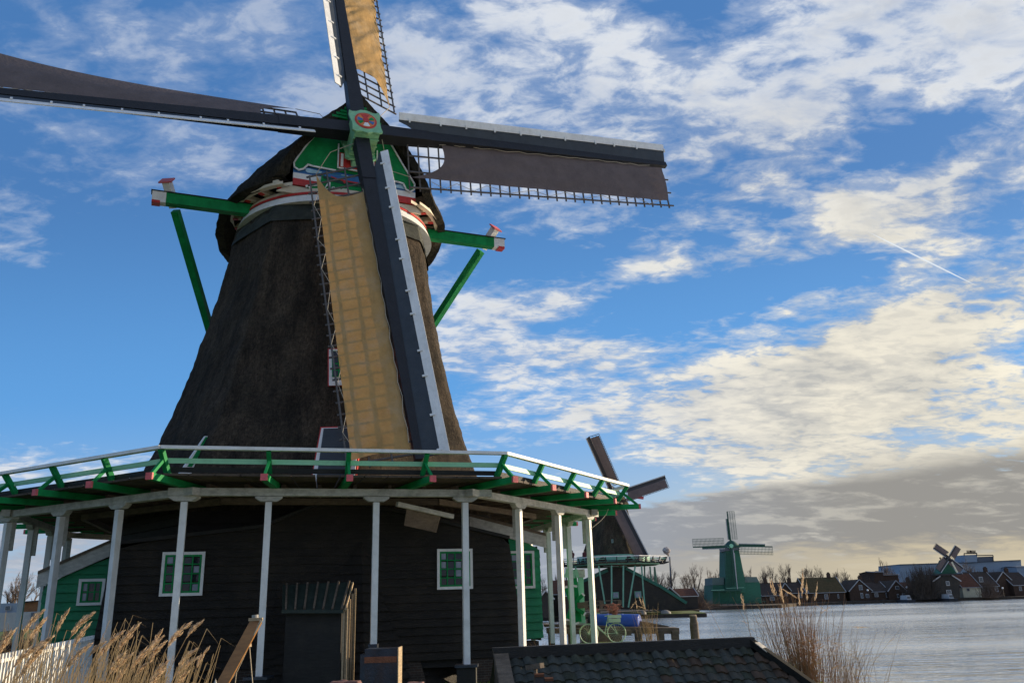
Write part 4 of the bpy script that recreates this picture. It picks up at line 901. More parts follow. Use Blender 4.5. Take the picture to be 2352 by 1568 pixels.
c=at(1492,1480,30.5); clump('reed_clump',V((c.x,30.5,0)),60,(at(1490,1382,30.5).z+1.95),1.5,'reed',13,'slim group of plumed reeds in front of the jetty','reed clump',6,zb=-1.95,th=.007)
c=at(1690,1500,21); clump('dry_stalks',V((c.x,21,0)),26,1.7,2.8,'redreed',14,'sparse bare stalks behind the tiled ridge','dry stalks',0,th=.0045)
c=at(1245,1500,28); clump('dry_stalks',V((c.x,28,0)),22,.95,1.0,'redreed',15,'few reddish stalks beside the green barn corner','dry stalks',0,zb=-2.1,th=.006)
c=at(1780,1520,18.5); clump('weeds',V((c.x,18.5,0)),260,1.15,2.2,'leafgrass',16,'low green weeds at the foot of the tall reeds','weeds',0,zb=-2.35,th=.005)
# ================================================================= FOREGROUND THINGS
# tiled roof
M['matblack']=mat('matt_tarred_board',(.022,.022,.020),.95,.3,4,.4,18,spec=.05)
RA,RB=V((-.19,13.75,0)),V((4.02,14.65,0))
RA.z=at(1150,1503,13.75).z; RB.z=at(1722,1478,14.65).z; RA.x=at(1150,1503,13.75).x; RB.x=at(1722,1478,14.65).x
rd=(RB-RA); rd.z=0; RL=rd.length; rd.normalize(); rp=V((rd.y,-rd.x,0)) # toward the camera
SH=thing('tiled_shed','low shed with a dark pantiled roof, hipped at its right end','shed',(RA.x,RA.y,-2.35))
def rpt(s,t,off=0): # s along ridge, t down the slope (45 deg)
    k=1/math.sqrt(2); base=RA.lerp(RB,s/RL); return base+rp*t*k-UP*t*k+(rp+UP)*k*off
b=MB(); b.poly([rpt(-.1,0,-.04),rpt(RL,0,-.04),rpt(RL,0,-.04)+(rd*1.5+rp*1.5-UP*1.5),rpt(-.1,0,-.04)+(rp*1.5-UP*1.5)]); b.build('roof_underlay',M['black'],SH)
tw,tl=.19,.155
def tile(b,s,t,rr):
    # pantile: S-profile with a rounded, lipped lower edge
    n=8; j=rr.uniform(-.012,.012); 
    def f(u,v):
        prof_=.024*math.sin(u*2*PI-.6)+.008
        lip=tl*(1.18+.14*math.sin(u*PI)) 
        return rpt(s+u*tw*1.06,t+v*lip,.01+prof_+.030*v+j)
    mi=rr.choice((0,0,0,1,2 if s>RL*.55 else 0)); b.grid(f,n,3,mi); b.grid(lambda u,v: f(u,1)-(rp+UP)*.022*v,n,1,mi)
b=MB(); rr=random.Random(9); row=0; t=.06
while t<1.75:
    s=-.05+(.0)
    while s<RL+t*.72+.05:
        if s<RL+t*.71-.12: tile(b,s,t,rr)
        s+=tw
    t+=tl; row+=1
b.build('pantiles',[M['tile'],M['tile2'],M['tile3']],SH,smooth=True)
b=MB(); b.beam(rpt(-.12,.03,.07),rpt(RL+.05,.03,.07),.06,.15,up=UP); b.beam(rpt(-.12,-.06,.06),rpt(RL+.05,-.06,.06),.16,.05,up=UP); b.build('ridge_board',M['black'],SH)
hp=rpt(RL,0,0); hd=(rd*.72+rp*.72-UP*.72)
b=MB(); b.beam(hp+UP*.05,hp+hd*2.4+UP*.05,.20,.10); b.build('hip_board',M['matblack'],SH)
b=MB(); b.beam(hp+hd*.12+UP*.11,hp+hd*.30+UP*.10,.22,.012); b.build('lead_flashing',M['stone'],SH)
vb=V((rpt(0,0).x,rpt(0,0).y,0))
b=MB(); b.prism([rpt(-.12,-.02,.09),rpt(.10,-.02,.09),rpt(.10,1.6,.09),rpt(-.12,1.6,.09)],(rp+UP)*-.05); b.build('verge_board',M['wood'],SH)
b=MB(); b.quad(rpt(-.1,0,-.03),rpt(-.1,1.5,-.03),V((rpt(-.1,1.5).x,rpt(-.1,1.5).y,-2.4)),V((rpt(-.1,0).x,rpt(-.1,0).y,-2.4))); b.build('end_wall',M['black'],SH)
b=MB(); b.quad(rpt(-.1,0,-.03),rpt(RL,0,-.03),rpt(RL,0,-.03)-rp*1.5-UP*1.5+rd*.3,rpt(-.1,0,-.03)-rp*1.5-UP*1.5); b.build('back_roof',M['tile'],SH)
# little stack and gutter bracket on that roof
q=at(1250,1556,13.1)
b=MB(); b.abox(q.x-.13,q.x,q.y-.08,q.y+.1,q.z-.3,q.z+.02); b.abox(q.x+.003,q.x+.12,q.y-.08,q.y+.1,q.z-.3,q.z-.04); ch=b.build('clay_stack',mat('dark_stack',(.05,.045,.05),.7),SH)
b=MB(); b.abox(q.x-.14,q.x+.0,q.y-.09,q.y+.11,q.z+.023,q.z+.06); b.abox(q.x+.005,q.x+.13,q.y-.09,q.y+.11,q.z-.037,q.z+.0); b.build('brick_cap',M['redroof'],ch)
q0,q1=at(1212,1532,13.3),at(1245,1527,13.1)
b=MB(); b.beam(q0,q1,.09,.07); b.tube([at(1230,1535,13.2),at(1230,1568,13.1)-UP*.2],.03,6); b.build('gutter_bracket',M['wood'],SH)
# outhouse with ribbed lean-to roof
OY=23.35
o0,o1=at(654,1400,OY),at(786,1400,OY); ot0,ot1=at(652,1345,OY+.95),at(806,1338,OY+.95)
OH=thing('outhouse','narrow black outhouse with ribbed green lean-to roof and slatted side','outhouse',(o0.x,OY,-2.4))
b=MB(); b.abox(o0.x+.02,o1.x-.02,OY+.06,OY+1.0,-2.4,o0.z-.02); b.build('body',M['black'],OH)
b=MB(); b.prism([V((o0.x-.05,OY-.08,o0.z-.03)),V((o1.x+.05,OY-.08,o1.z-.03)),V((ot1.x,OY+1.0,ot1.z)),V((ot0.x-.05,OY+1.0,ot0.z))],UP*.03); b.build('roof',mat('mossy_zinc',(.028,.042,.034),.5,.35,4,.2,20),OH)
A_,B_,C_,D_=V((o0.x-.05,OY-.08,o0.z)),V((o1.x+.05,OY-.08,o1.z)),V((ot1.x,OY+1.0,ot1.z+.03)),V((ot0.x-.05,OY+1.0,ot0.z+.03))
for i in range(7):
    t=(i+.4)/6.6; b=MB(); b.beam(A_.lerp(B_,t)+UP*.025,D_.lerp(C_,t)+UP*.025,.05,.05); b.build('roof_rib',M['wood'],OH)
b=MB(); b.beam(A_+UP*-.04-V((0,.03,0)),B_-UP*.04-V((0,.03,0)),.03,.08); b.build('eave_board',mat('dark_green_board',(.02,.032,.026),.6),OH)
for i in range(5):
    p0=V((o1.x+.05+.03*i,OY+.0+.22*i,0)); zt=o1.z+(ot1.z-o1.z)*(i+.3)/5; b=MB(); b.beam(V((p0.x,p0.y,-2.4)),V((p0.x,p0.y,zt-.05)),.03,.05); b.build('side_slat',M['palewood'],OH)
b=MB(); b.beam(V((o1.x+.08,OY-.02,o1.z-.02)),V((ot1.x+.05,OY+1.0,ot1.z-.0)),.03,.07); b.build('slat_rail',M['palewood'],OH)
# steel cabinet with rust band
cz=at(838,1490,17.0); cw=at(915,1487,17.0)
CB=thing('steel_cabinet','dark blue-grey steel cabinet with a rusty band near its top','cabinet',(cz.x,17,-2.4))
b=MB(); b.abox(cz.x,cw.x,17,17.5,-2.4,cz.z); b.build('body',M['metal'],CB)
b=MB(); b.abox(cz.x-.004,cw.x-.03,16.99,16.997,cz.z-.25,cz.z-.14); b.build('rust_band',M['rust'],CB)
b=MB(); b.abox(cw.x-.014,cw.x+.006,16.985,17.51,-2.4,cz.z+.015); b.build('bright_edge',M['palewood'],CB)
q=oc(10.4,1.635,0); b=MB(); b.abox(q.x-.12,q.x+.12,q.y-.12,q.y+.12,-1.24,-1.0); b.abox(q.x-.3,q.x+.3,q.y-.25,q.y+.3,-2.4,-1.24)
tag(b.build('post_footing',M['metal'],None,loc=(q.x,q.y,-2.4)),'dark iron shoe of the white post standing behind the steel cabinet','footing','footings under the stage posts')
# leaning spar with cross bars and ropes
SY=15.0
sa_,sb=at(590,1424,SY),at(500,1590,SY-.5)
SP=thing('leaning_spar','brown varnished plank spar with two cross bars and ropes, leaning right','spar',(sb.x,sb.y,-2.3))
sb2=sb+(sb-sa_)*.55
b=MB(); b.beam(sb2,sa_,.17,.06,up=V((0,1,0)),w2=.19); b.build('plank',M['warmwood'],SP)
b=MB(); b.beam(at(572,1422,SY-.03),at(603,1421,SY-.03),.06,.05); b.build('cross_bar',M['palewood'],SP)
b=MB(); b.beam(at(545,1486,SY-.06),at(575,1479,SY-.12),.07,.07); b.build('cross_bar',M['palewood'],SP)
b=MB(); b.tube([at(586,1419,SY),at(586,1411,SY)],.055,10); b.build('block',M['stone'],SP)
b=MB()
for pts in (((603,1421),(566,1487),(518,1568),(508,1590)),((598,1423),(573,1480),(545,1540),(500,1600)),((573,1484),(580,1568),(582,1600)),((549,1490),(540,1568),(538,1600))): b.tube([at(x,y,SY-.12) for x,y in pts],.009,5)
b.build('rigging',M['rope'],SP)
q=at(495,1560,12.5); b=MB(); b.grid(lambda u,v:V((q.x+.10*math.cos(u*2*PI)*(math.sin(PI*.5*min(1,(1-v)*3))),q.y+.1*math.sin(u*2*PI)*(math.sin(PI*.5*min(1,(1-v)*3))),-2.4+(q.z+.02+2.4)*v)),20,24,closeu=True)
tag(b.build('white_bollard',M['stone'],None,smooth=True),'pale rounded bollard top at the foot of the leaning spar','bollard')
# tarpaulin-covered hulls
for x0,x1,yt,Y_,lb in ((742,832,1566,14.0,'reddish-brown tarpaulin hump left of the steel cabinet'),(930,970,1569,14.5,'reddish-brown tarpaulin hump right of the steel cabinet')):
    p0,p1=at(x0,1568,Y_),at(x1,1568,Y_); zt=at((x0+x1)/2,yt,Y_).z; w_=(p1.x-p0.x)
    def f(u,v): 
        x=p0.x-.1+(w_+.2)*u; y=Y_+.4*v; e=min(1,4*u*(1-u)*1.4)**.4*min(1,4*v*(1-v)*1.6+.35)**.4
        return V((x,y,-2.3+(zt+2.3)*e+.02*noise.noise(V((x*7,y*7,1)))))
    b=MB(); b.grid(f,30,16); tag(b.build('tarpaulin',M['canvas'],None,smooth=True),lb,'tarpaulin')
# white picket fence at far left
FNC=thing('picket_fence','low white picket fence behind the reeds at the left edge','fence',at(0,1520,17))
fa,fb=at(-20,1505,15.0),at(215,1458,24.0); n=46
for i in range(n):
    t=i/(n-1); p=fa.lerp(fb,t); b=MB(); b.beam(V((p.x,p.y,-2.35)),p,.06,.03,up=V((0,1,0))); b.build('picket',M['white'],FNC)
b=MB(); b.beam(fa-UP*.12,fb-UP*.12,.03,.06); b.build('fence_rail',M['white'],FNC)
# ================================================================= BICYCLE
BY=32.6; gz_=-1.95
wl,wr=at(1374,1466,BY),at(1422,1466,BY)
wl,wr=at(1363,1462,BY),at(1414,1462,BY)
BK=thing('bicycle','pale green step-through bicycle with a slatted crate on its rack','bicycle',(wl.x,BY,gz_))
cxl,cxr=at(1361,1450,BY).x,at(1416,1450,BY).x; Rr=.335; zc=at(1412,1452.5,BY).z; cxl=at(1359,1453,BY).x
cxl=cxr-1.02
def P2(dx,dz,dy=0): return V((cxl+dx,BY+dy,zc+dz))
for nm,dx in (('wheel',0),('wheel',1.02)):
    b=MB(); b.tube([P2(dx+Rr*math.cos(2*PI*i/40),Rr*math.sin(2*PI*i/40)) for i in range(41)],.019,6,cap=False); wh=b.build(nm,M['bike'],BK)
    b=MB()
    for i in range(20):
        a=2*PI*i/20; b.tube([P2(dx,0,.02),P2(dx+Rr*.97*math.cos(a),Rr*.97*math.sin(a))],.0028,3,cap=False)
    b.tube([P2(dx,0,-.05),P2(dx,0,.05)],.025,8); b.build('spokes',M['bike'],wh)
    b=MB(); b.grid(lambda u,v:P2(dx+(Rr+.045)*math.cos(R(20+150*u)),(Rr+.045)*math.sin(R(20+150*u)),-.03+.06*v),24,2); b.build('mudguard',M['bike'],BK)
b=MB(); bb=(.58,-.02); hd_=(.22,.55); st_=(.70,.42)
for p,q,r_ in (((0,0),(.10,.28),.013),((.10,.28),hd_,.016),(hd_,(.19,.68),.014),((.16,.42),(.50,.08),.018),((.50,.08),bb,.018),((.14,.36),bb,.018),(bb,st_,.016),(st_,(.735,.56),.012),(bb,(1.02,0),.010),((.69,.38),(1.02,0),.009),((.93,.36),(1.02,0),.008),((.70,.37),(1.15,.37),.009)): b.tube([P2(p[0],p[1]),P2(q[0],q[1])],r_,7)
b.build('frame',M['bike'],BK)
b=MB(); b.tube([P2(.19,.68,0),P2(.21,.72,.0),P2(.24,.73,.12),P2(.40,.70,.26)],.012,6); b.tube([P2(.21,.72,0),P2(.24,.73,-.12),P2(.40,.70,-.26)],.012,6); b.build('handlebar',M['bike'],BK)
b=MB(); b.grid(lambda u,v:P2(.62+.25*u,.58+.03*math.sin(PI*v)+.02*u,(-.09+.18*v)*(.35+.65*u)),8,6); b.build('saddle',M['bike'],BK,smooth=True)
b=MB(); b.tube([P2(bb[0]-.0,bb[1],.06),P2(bb[0]+.12,bb[1]-.12,.06)],.011,6); b.tube([P2(bb[0]+.12-.0,bb[1]-.12,.06),P2(bb[0]+.12,bb[1]-.12,.15)],.016,6); b.build('pedal',M['bike'],BK)
crx=.76
for k,(dz) in enumerate((.39,.52)):
    b=MB(); z0,z1=dz,dz+.11; w_=.03*k
    b.hexa([P2(crx-w_,z0,-.17),P2(crx+.42+w_,z0,-.17),P2(crx+.42+w_,z0,-.15),P2(crx-w_,z0,-.15),P2(crx-w_,z1,-.17),P2(crx+.42+w_,z1,-.17),P2(crx+.42+w_,z1,-.15),P2(crx-w_,z1,-.15)])
    b.hexa([P2(crx-w_,z0,.15),P2(crx+.42+w_,z0,.15),P2(crx+.42+w_,z0,.17),P2(crx-w_,z0,.17),P2(crx-w_,z1,.15),P2(crx+.42+w_,z1,.15),P2(crx+.42+w_,z1,.17),P2(crx-w_,z1,.17)])
    for xx in (crx-w_,crx+.40+w_): b.hexa([P2(xx,z0,-.148),P2(xx+.02,z0,-.148),P2(xx+.02,z0,.148),P2(xx,z0,.148),P2(xx,z1,-.148),P2(xx+.02,z1,-.148),P2(xx+.02,z1,.148),P2(xx,z1,.148)])
    if k==0: b.hexa([P2(crx,z0-.02,-.16),P2(crx+.42,z0-.02,-.16),P2(crx+.42,z0-.02,.16),P2(crx,z0-.02,.16),P2(crx,z0-.002,-.16),P2(crx+.42,z0-.002,-.16),P2(crx+.42,z0-.002,.16),P2(crx,z0-.002,.16)]); cr_=b.build('crate',M['bike'],BK)
    else: b.build('crate_slat',M['bike'],cr_)
def dried(c,h,wd,seed,label,n=70):
    rr=random.Random(seed); b=MB(); h2=MB()
    for i in range(n):
        p=c+V((rr.uniform(-.1,.1),rr.uniform(-.08,.08),0)); t=c+V((rr.gauss(0,wd*.4),rr.gauss(0,.12),h*rr.uniform(.5,1)))
        b.tube([p,p.lerp(t,.5)+V((0,0,.05)),t],.004,3,cap=False)
        for _ in range(5): e=t+V((rr.gauss(0,.03),rr.gauss(0,.03),rr.gauss(0,.02))); s_=V((.012,0,.004)); b.quad(e-s_,e+V((0,0,.012)),e+s_,e-V((0,0,.012)))
    o=b.build('dried_plant',M['dryflower'],None,loc=c); tag(o,label,'plant')
dried(P2(crx+.21,.42),.62,.36,1,'dried reddish plant standing in the bicycle crate')
dried(P2(.2,.62,-.15),.28,.2,2,'small dried plant hanging from the bicycle handlebar',40)
# ================================================================= JETTY, DRUM, PALLETS, POSTS
JY=36.5
JT=thing('jetty','weathered timber jetty on thick square legs at the water edge','jetty',at(1500,1470,JY))
def jb(x0,y0,x1,y1,Y0,Y1,th,dep,m,nm):
    a,c=at(x0,y0,Y0),at(x1,y1,Y1); b=MB(); b.prism([a,c,c-UP*th,a-UP*th],V((0,dep,0))); return b.build(nm,M[m],JT)
jb(1250,1433,1560,1441,38.6,38.6,.10,1.3,'wood','deck'); jb(1255,1441,1450,1446,37.0,37.0,.22,.25,'wood','fascia_beam')
jb(1395,1440,1560,1441,37.6,37.6,.24,.28,'wood','cross_beam')
for x in (1265,1310,1352,1462,1512,1545):
    a=at(x,1440,38); b=MB(); b.abox(a.x-.14,a.x+.14,37.4,37.75,-3.3,a.z-.12); b.build('leg',M['wood'],JT)
pa,pb_=at(1470,1425,39.2),at(1536,1437,39.2); b=MB(); b.prism([pa,pb_,pb_-UP*.12,pa-UP*.22],V((0,.3,0))); tag(b.build('ramp_plank',M['wood'],None),'loose dark plank lying on the jetty behind the blue drum','plank')
# mooring post
q=at(1598,1490,33.5); zt=at(1598,1414,33.5).z
b=MB(); b.grid(lambda u,v:V((q.x+(.165+.02*math.sin(u*9)-(.03 if v>.93 else 0)+.01*noise.noise(V((u*8,v*9,0))))*math.cos(u*2*PI),33.5+(.165)*math.sin(u*2*PI),-3.2+(zt+3.2)*v)),22,30,closeu=True)
mp_=b.build('mooring_post',M['wood'],None,smooth=True,loc=(q.x,33.5,-2.8)); tag(mp_,'thick weathered mooring post at the jetty end','mooring post')
b=MB(); b.prism([V((q.x+.135*math.cos(2*PI*i/16),33.5+.135*math.sin(2*PI*i/16),zt)) for i in range(16)],UP*.05); b.build('post_top',M['palewood'],mp_)
for x,y0,y1,lb in ((1640,1498,1466,'thin dark stake nearest the mooring post'),(1755,1492,1473,'thin dark stake behind the middle of the hipped ridge'),(1717,1480,1463,'short stake just above the ridge end'),(1804,1512,1484,'thin dark stake beside the tall reeds')):
    p=at(x-75 if x>1700 else x,y0,24); tz=at(x-75 if x>1700 else x,y1,24).z; b=MB(); b.tube([(p.x,24,-2.6),(p.x+.01,24,tz)],.02,6); tag(b.build('stake',M['black'],None),lb,'stake')
# blue drum lying on its side
d0,d1=at(1366,1430,40.0),at(1470,1431,39.2); rr_=.40
b=MB(); b.tube([d0,d0.lerp(d1,.02),d0.lerp(d1,.98),d1],[rr_*.9,rr_,rr_,rr_*.9],28); dr=b.build('blue_drum',M['drum'],None,smooth=False,loc=d0); tag(dr,'long bright blue drum lying on the jetty','drum')
for p in dr.data.polygons: p.use_smooth=len(p.vertices)==4
for t in (.3,.62):
    b=MB(); b.tube([d0.lerp(d1,t),d0.lerp(d1,t+.02)],rr_+.012,28); b.build('hoop',M['drum'],dr)
b=MB(); b.tube([d0.lerp(d1,-.10),d0.lerp(d1,-.002)],[rr_*.95,rr_*.95],24); b.build('end_cap',M['black'],dr)
# pallets
PS=[('topmost',1386,1402,7),('second from top',1394,1402,0)]
for i,(y,lb) in enumerate(((1380,'grey-green pallet, topmost of the pile'),(1390,'brown wooden pallet, second of the pile from the top'),(1402,'brown wooden pallet in the middle of the pile'),(1414,'dark brown pallet, lowest of the pile'))):
    a,c=at(1335+6*i%9,y,42),at(1428-8*i,y,42); PL=thing('pallet',lb,'pallet',a,'pile of pallets on the jetty')
    b=MB(); b.abox(a.x,c.x,42,43.2,a.z-.03,a.z); b.build('top_boards',M['wood'],PL); b=MB(); b.abox(a.x,c.x,42,43.2,a.z-.2,a.z-.17); b.build('bottom_boards',M['wood'],PL)
    for t in (0,.45,.9):
        x=a.x+(c.x-a.x)*t; b=MB(); b.abox(x,x+(c.x-a.x)*.1,42.02,43.18,a.z-.168,a.z-.032); b.build('block',M['wood'],PL)
a,c=at(1255,1433,39),at(1338,1436,39)
b=MB(); b.abox(at(1338,1500,41.9).x,at(1432,1500,41.9).x,42.0,43.3,-3.2,at(1380,1426,42).z); tag(b.build('timber_crib',M['wood'],None),'low timber crib carrying the pile of pallets','timber crib')
# small green pump wheel / hoist frame between the white posts
GY=38.2
GW=thing('green_hoist','green wooden paddle hoist with curved head beam behind the white posts','hoist',at(1322,1430,GY))
def gb(x0,y0,x1,y1,w_,m,nm,dy=0,w2=None):
    b=MB(); b.beam(at(x0,y0,GY+dy),at(x1,y1,GY+dy),w_,w_,w2=w2,h2=w2); return b.build(nm,M[m],GW)
gb(1317,1309,1330,1427,.22,'green','upright'); gb(1333,1318,1338,1430,.24,'mint','upright',.3); gb(1306,1318,1322,1365,.12,'green','strut')
b=MB(); pts=[at(1298+30*t,1312-3*math.sin(PI*t)*-1+3,GY-.1) for t in (0,.25,.5,.75,1)]
for p,q in zip(pts,pts[1:]): b.beam(p,q,.2,.36)
b.build('head_beam',M['mint'],GW)
b=MB(); q=at(1333,1312,GY+.3); b.abox(q.x-.18,q.x+.18,GY+.1,GY+.5,q.z-.25,q.z+.1); b.build('head_block',M['stone'],GW)
hb2=(1313,1390)
for x,y in ((1300,1350),(1321,1348),(1338,1366),(1341,1408),(1325,1428),(1303,1420)):
    gb(hb2[0],hb2[1],x,y,.10,'green','paddle',-.2,w2=.16)
    d=at(x,y,GY-.2); e=at(hb2[0]+(x-hb2[0])*1.12,hb2[1]+(y-hb2[1])*1.12,GY-.2); b=MB(); b.beam(d,e,.16,.16); b.build('paddle_tip',M['white'],GW)
gb(1326,1390,1350,1388,.25,'wood','axle')
b=MB(); p0,p1=at(1294,1424,39.4),at(1345,1424,39.4); b.abox(p0.x,p1.x,39,40.3,p0.z-.35,p0.z); tag(b.build('stone_trough',M['stone'],None,loc=p0),'pale square slab under the green hoist','slab')
# slack rope from the stage to the distant mill side
b=MB(); P_=[at(1357,1214,30.5),at(1380,1195,30.8),at(1393,1180,31),at(1397,1168,31.2)]; b.tube(P_,.012,5); b.build('slack_rope',M['rope'],MILL)
# ================================================================= BACKGROUND
# ---- black smock mill across the water
D2=128.0
def q2(x,y,dy=0): return at(x,y,D2+dy)
c2=q2(1409,1290); MS=q2(1410,1290).x-q2(1409,1290).x
M['stockfar']=mat('dark_stock',(.03,.03,.035),.6)
M['thatchfar']=thatchmat('far_thatch',(.075,.062,.05),(.11,.09,.065),(.05,.055,.035))
M['mossgreen']=mat('grey_green_paint',(.13,.30,.22),.6,.2,2,.1,10)
M['farmint']=mat('mint_boarding',(.22,.48,.36),.6,.15,1,.2,10,(1,1,4))
W2=thing('windmill','dark thatched windmill with brown sails beyond the jetty, visitors on its round stage','windmill',(c2.x,D2,-2.3))
A2=V((c2.x,D2,0))
zd=c2.z; zt=q2(1409,1158).z
def p2r(v): return (79*(1-v)**1.25+38*(1-(1-v)**1.25))*MS
def oct2(u,v,c=A2):
    th=u*360; z=zd+(zt-zd)*v; rc=p2r(v)/.96; k=((th-20)%45)-22.5; r_=rc*.925/math.cos(R(k)); return pol(r_+.06*noise.noise(V((th*.2,z*2,3))),th,z,c)
b=MB(); b.grid(oct2,64,30,closeu=True); b.build('thatched_tower',M['thatchfar'],W2)
b=MB(); b.grid(lambda u,v:pol(p2r(0)*1.06,u*360,zd-.1+v*.95,A2),8,3,closeu=True); b.build('mint_skirting',M['farmint'],W2)
def capfar(W,A,z,r_,h,azd,m,nm='cap'):
    cn=V((math.cos(R(azd)),math.sin(R(azd)),0)); ce=V((-cn.y,cn.x,0)); b=MB()
    def f(u,v):
        th=u*2*PI; x=math.cos(th); y=math.sin(th); hh=h*(1-(1-v)**1.8)
        k=(1-v)**.8; return A+cn*(x*r_*(.75*k+.3))+ce*(y*r_*k)+UP*(z+hh+.12*h*max(0,x)*(v>.5)-.25*(1-v)*abs(y)*0)
    b.grid(f,32,10,closeu=True); return b.build(nm,m,W,smooth=True)
capfar(W2,A2,zt-.3,46*MS,2.6,-75,M['thatchfar'],'thatched_cap')
# rails and stage
RS=119*MS/.96
def o2(rr_,k,z):
    i=int(math.floor(k))%8; t=k-math.floor(k); f=lambda i:pol(rr_,20+45*(i%8)-90,z,A2); return f(i).lerp(f(i+1),t)
b=MB(); b.prism([o2(RS*.97,k,zd-.35) for k in range(8)],UP*.12); b.build('stage_deck',M['deckwood'],W2)
b=MB()
for k in range(8): b.beam(o2(RS*.86,k,zd-.5),o2(RS*.86,k+1,zd-.5),.22,.22)
b.build('ring_beam',M['mossgreen'],W2)
for nm,z,rf,m_,h_ in (('top_rail',zd+.48,1.02,'white',.10),('mid_rail',zd+.18,1.0,'mossgreen',.09),('kick_board',zd-.08,.985,'black',.12)):
    b=MB()
    for k in range(8): b.beam(o2(RS*rf,k,z),o2(RS*rf,k+1,z),.08,h_)
    b.build(nm,M[m_],W2)
for k in range(8):
    for t in (0,.25,.5,.75):
        b=MB(); b.beam(o2(RS*.98,k+t,zd-.3),o2(RS*1.02,k+t,zd+.45),.13,.13); b.beam(o2(RS*.85,k+t,zd-.36),o2(RS*1.06,k+t,zd-.34),.14,.16); b.build('railing_post',M['stockfar'],W2)
for (x0,y0,x1,y1,dy) in ((1375,1299,1389.5,1386,-7.5),(1404.5,1298,1405,1386,-7.6),(1431.8,1298,1431.3,1394,-7.6),(1459,1299,1443.2,1394,-7.4),(1473.3,1298,1481,1395,-6),(1492.8,1300,1501.8,1401,-2),(1503,1301,1506.6,1393,3),(1503.5,1301,1515.4,1394,1),(1354.6,1298,1360,1394,-6.5),(1294,1303,1296,1378,2),(1300,1303,1302,1378,3),(1322,1300,1324,1385,-5),(1480,1298,1484,1392,4)):
    b=MB(); b.beam(q2(x0,y0,dy),q2(x1,y1,dy),.20,.20); b.build('stage_post',M['mossgreen'],W2)
# sails
H2=q2(1412,1137,-4.2)
def simple_sail(W,H,tip,side,wl,wb,cloth,stockm,nb,name='sail',r0_=.16,boards=True,boardspan=(0,1),latspan=(0,1)):
    A=(tip-H); L_=A.length; A.normalize(); sd=(side-A*side.dot(A)).normalized(); nrm=A.cross(sd)
    if nrm.y>0: nrm=-nrm
    b=MB(); b.beam(H,tip,.42*wl/1.9,.32,up=nrm,w2=.2,h2=.16); st=b.build(name,stockm,W)
    b=MB(); r=L_*(r0_+(1-r0_)*latspan[0]); st_=L_*(1-r0_)/nb
    while r<=L_*1.001*latspan[1]: b.beam(H+A*r,H+A*r+sd*wl,.07*wl/1.9,.06,up=nrm); r+=st_
    for w_ in (.35,.68,1): b.beam(H+A*L_*(r0_+(1-r0_)*latspan[0])+sd*wl*w_,tip+sd*wl*w_,.07*wl/1.9,.06,up=nrm)
    b.build('lattice',M['stockfar'] if cloth else stockm,st)
    if cloth:
        b=MB(); b.grid(lambda u,v:H+A*(L_*(r0_+.07-.06*v**2+(1-r0_-.09+.06*v**2)*u))+sd*(wl*(.08+.85*v))+nrm*(.10+.10*math.sin(PI*v)*math.sin(PI*u)),24,6); b.build('sail_cloth',cloth,st,smooth=True)
    if boards:
        a0=L_*(r0_+(1-r0_)*boardspan[0]); a1=L_*(r0_+(1-r0_)*boardspan[1]); b=MB(); b.hexa([H+A*a0-sd*.1,H+A*a0-sd*wb+nrm*.1,H+A*a0-sd*wb+nrm*.14,H+A*a0-sd*.1+nrm*.04,H+A*a1-sd*.1,H+A*a1-sd*wb+nrm*.1,H+A*a1-sd*wb+nrm*.14,H+A*a1-sd*.1+nrm*.04]); b.build('wind_board',stockm,st)
        b=MB(); b.beam(H+A*a0-sd*(wb+.05)+nrm*.14,H+A*a1-sd*(wb+.05)+nrm*.14,.14,.1,up=nrm); b.build('white_edge',M['plaster'],st)
    return st
for tx,ty,dy,sx,sy in ((1353,1003,-9,1,-.06),(1529,1098,1.5,.15,1),(1484,1280,-.5,-1,.2),(1300,1168,-10,-.1,-1)):
    tip=q2(tx,ty,-4.2+dy+4.2*0); side=(q2(tx+sx*20,ty+sy*20,-4.2+dy)-tip)
    simple_sail(W2,H2,tip,side,1.45,.38,M['browncloth'],M['stockfar'],30)
b=MB(); b.tube([q2(1412,1137,-4.6),q2(1409,1144,-1)],.4,10); b.build('windshaft',M['stockfar'],W2)
b=MB(); e0,e1_=q2(1376,1150,0),q2(1452,1146,0); b.beam(e0,e1_,.35,.35); t2_=b.build('tail_beam',M['plaster'],W2)
b=MB(); b.beam(q2(1463,1141,-1),q2(1478,1143,-1),.45,.4); b.build('beam_end',M['pinkred'],t2_)
b=MB(); b.beam(q2(1450,1146,-1),q2(1463,1141,-1),.3,.3); b.build('beam_mid',M['plaster'],t2_)
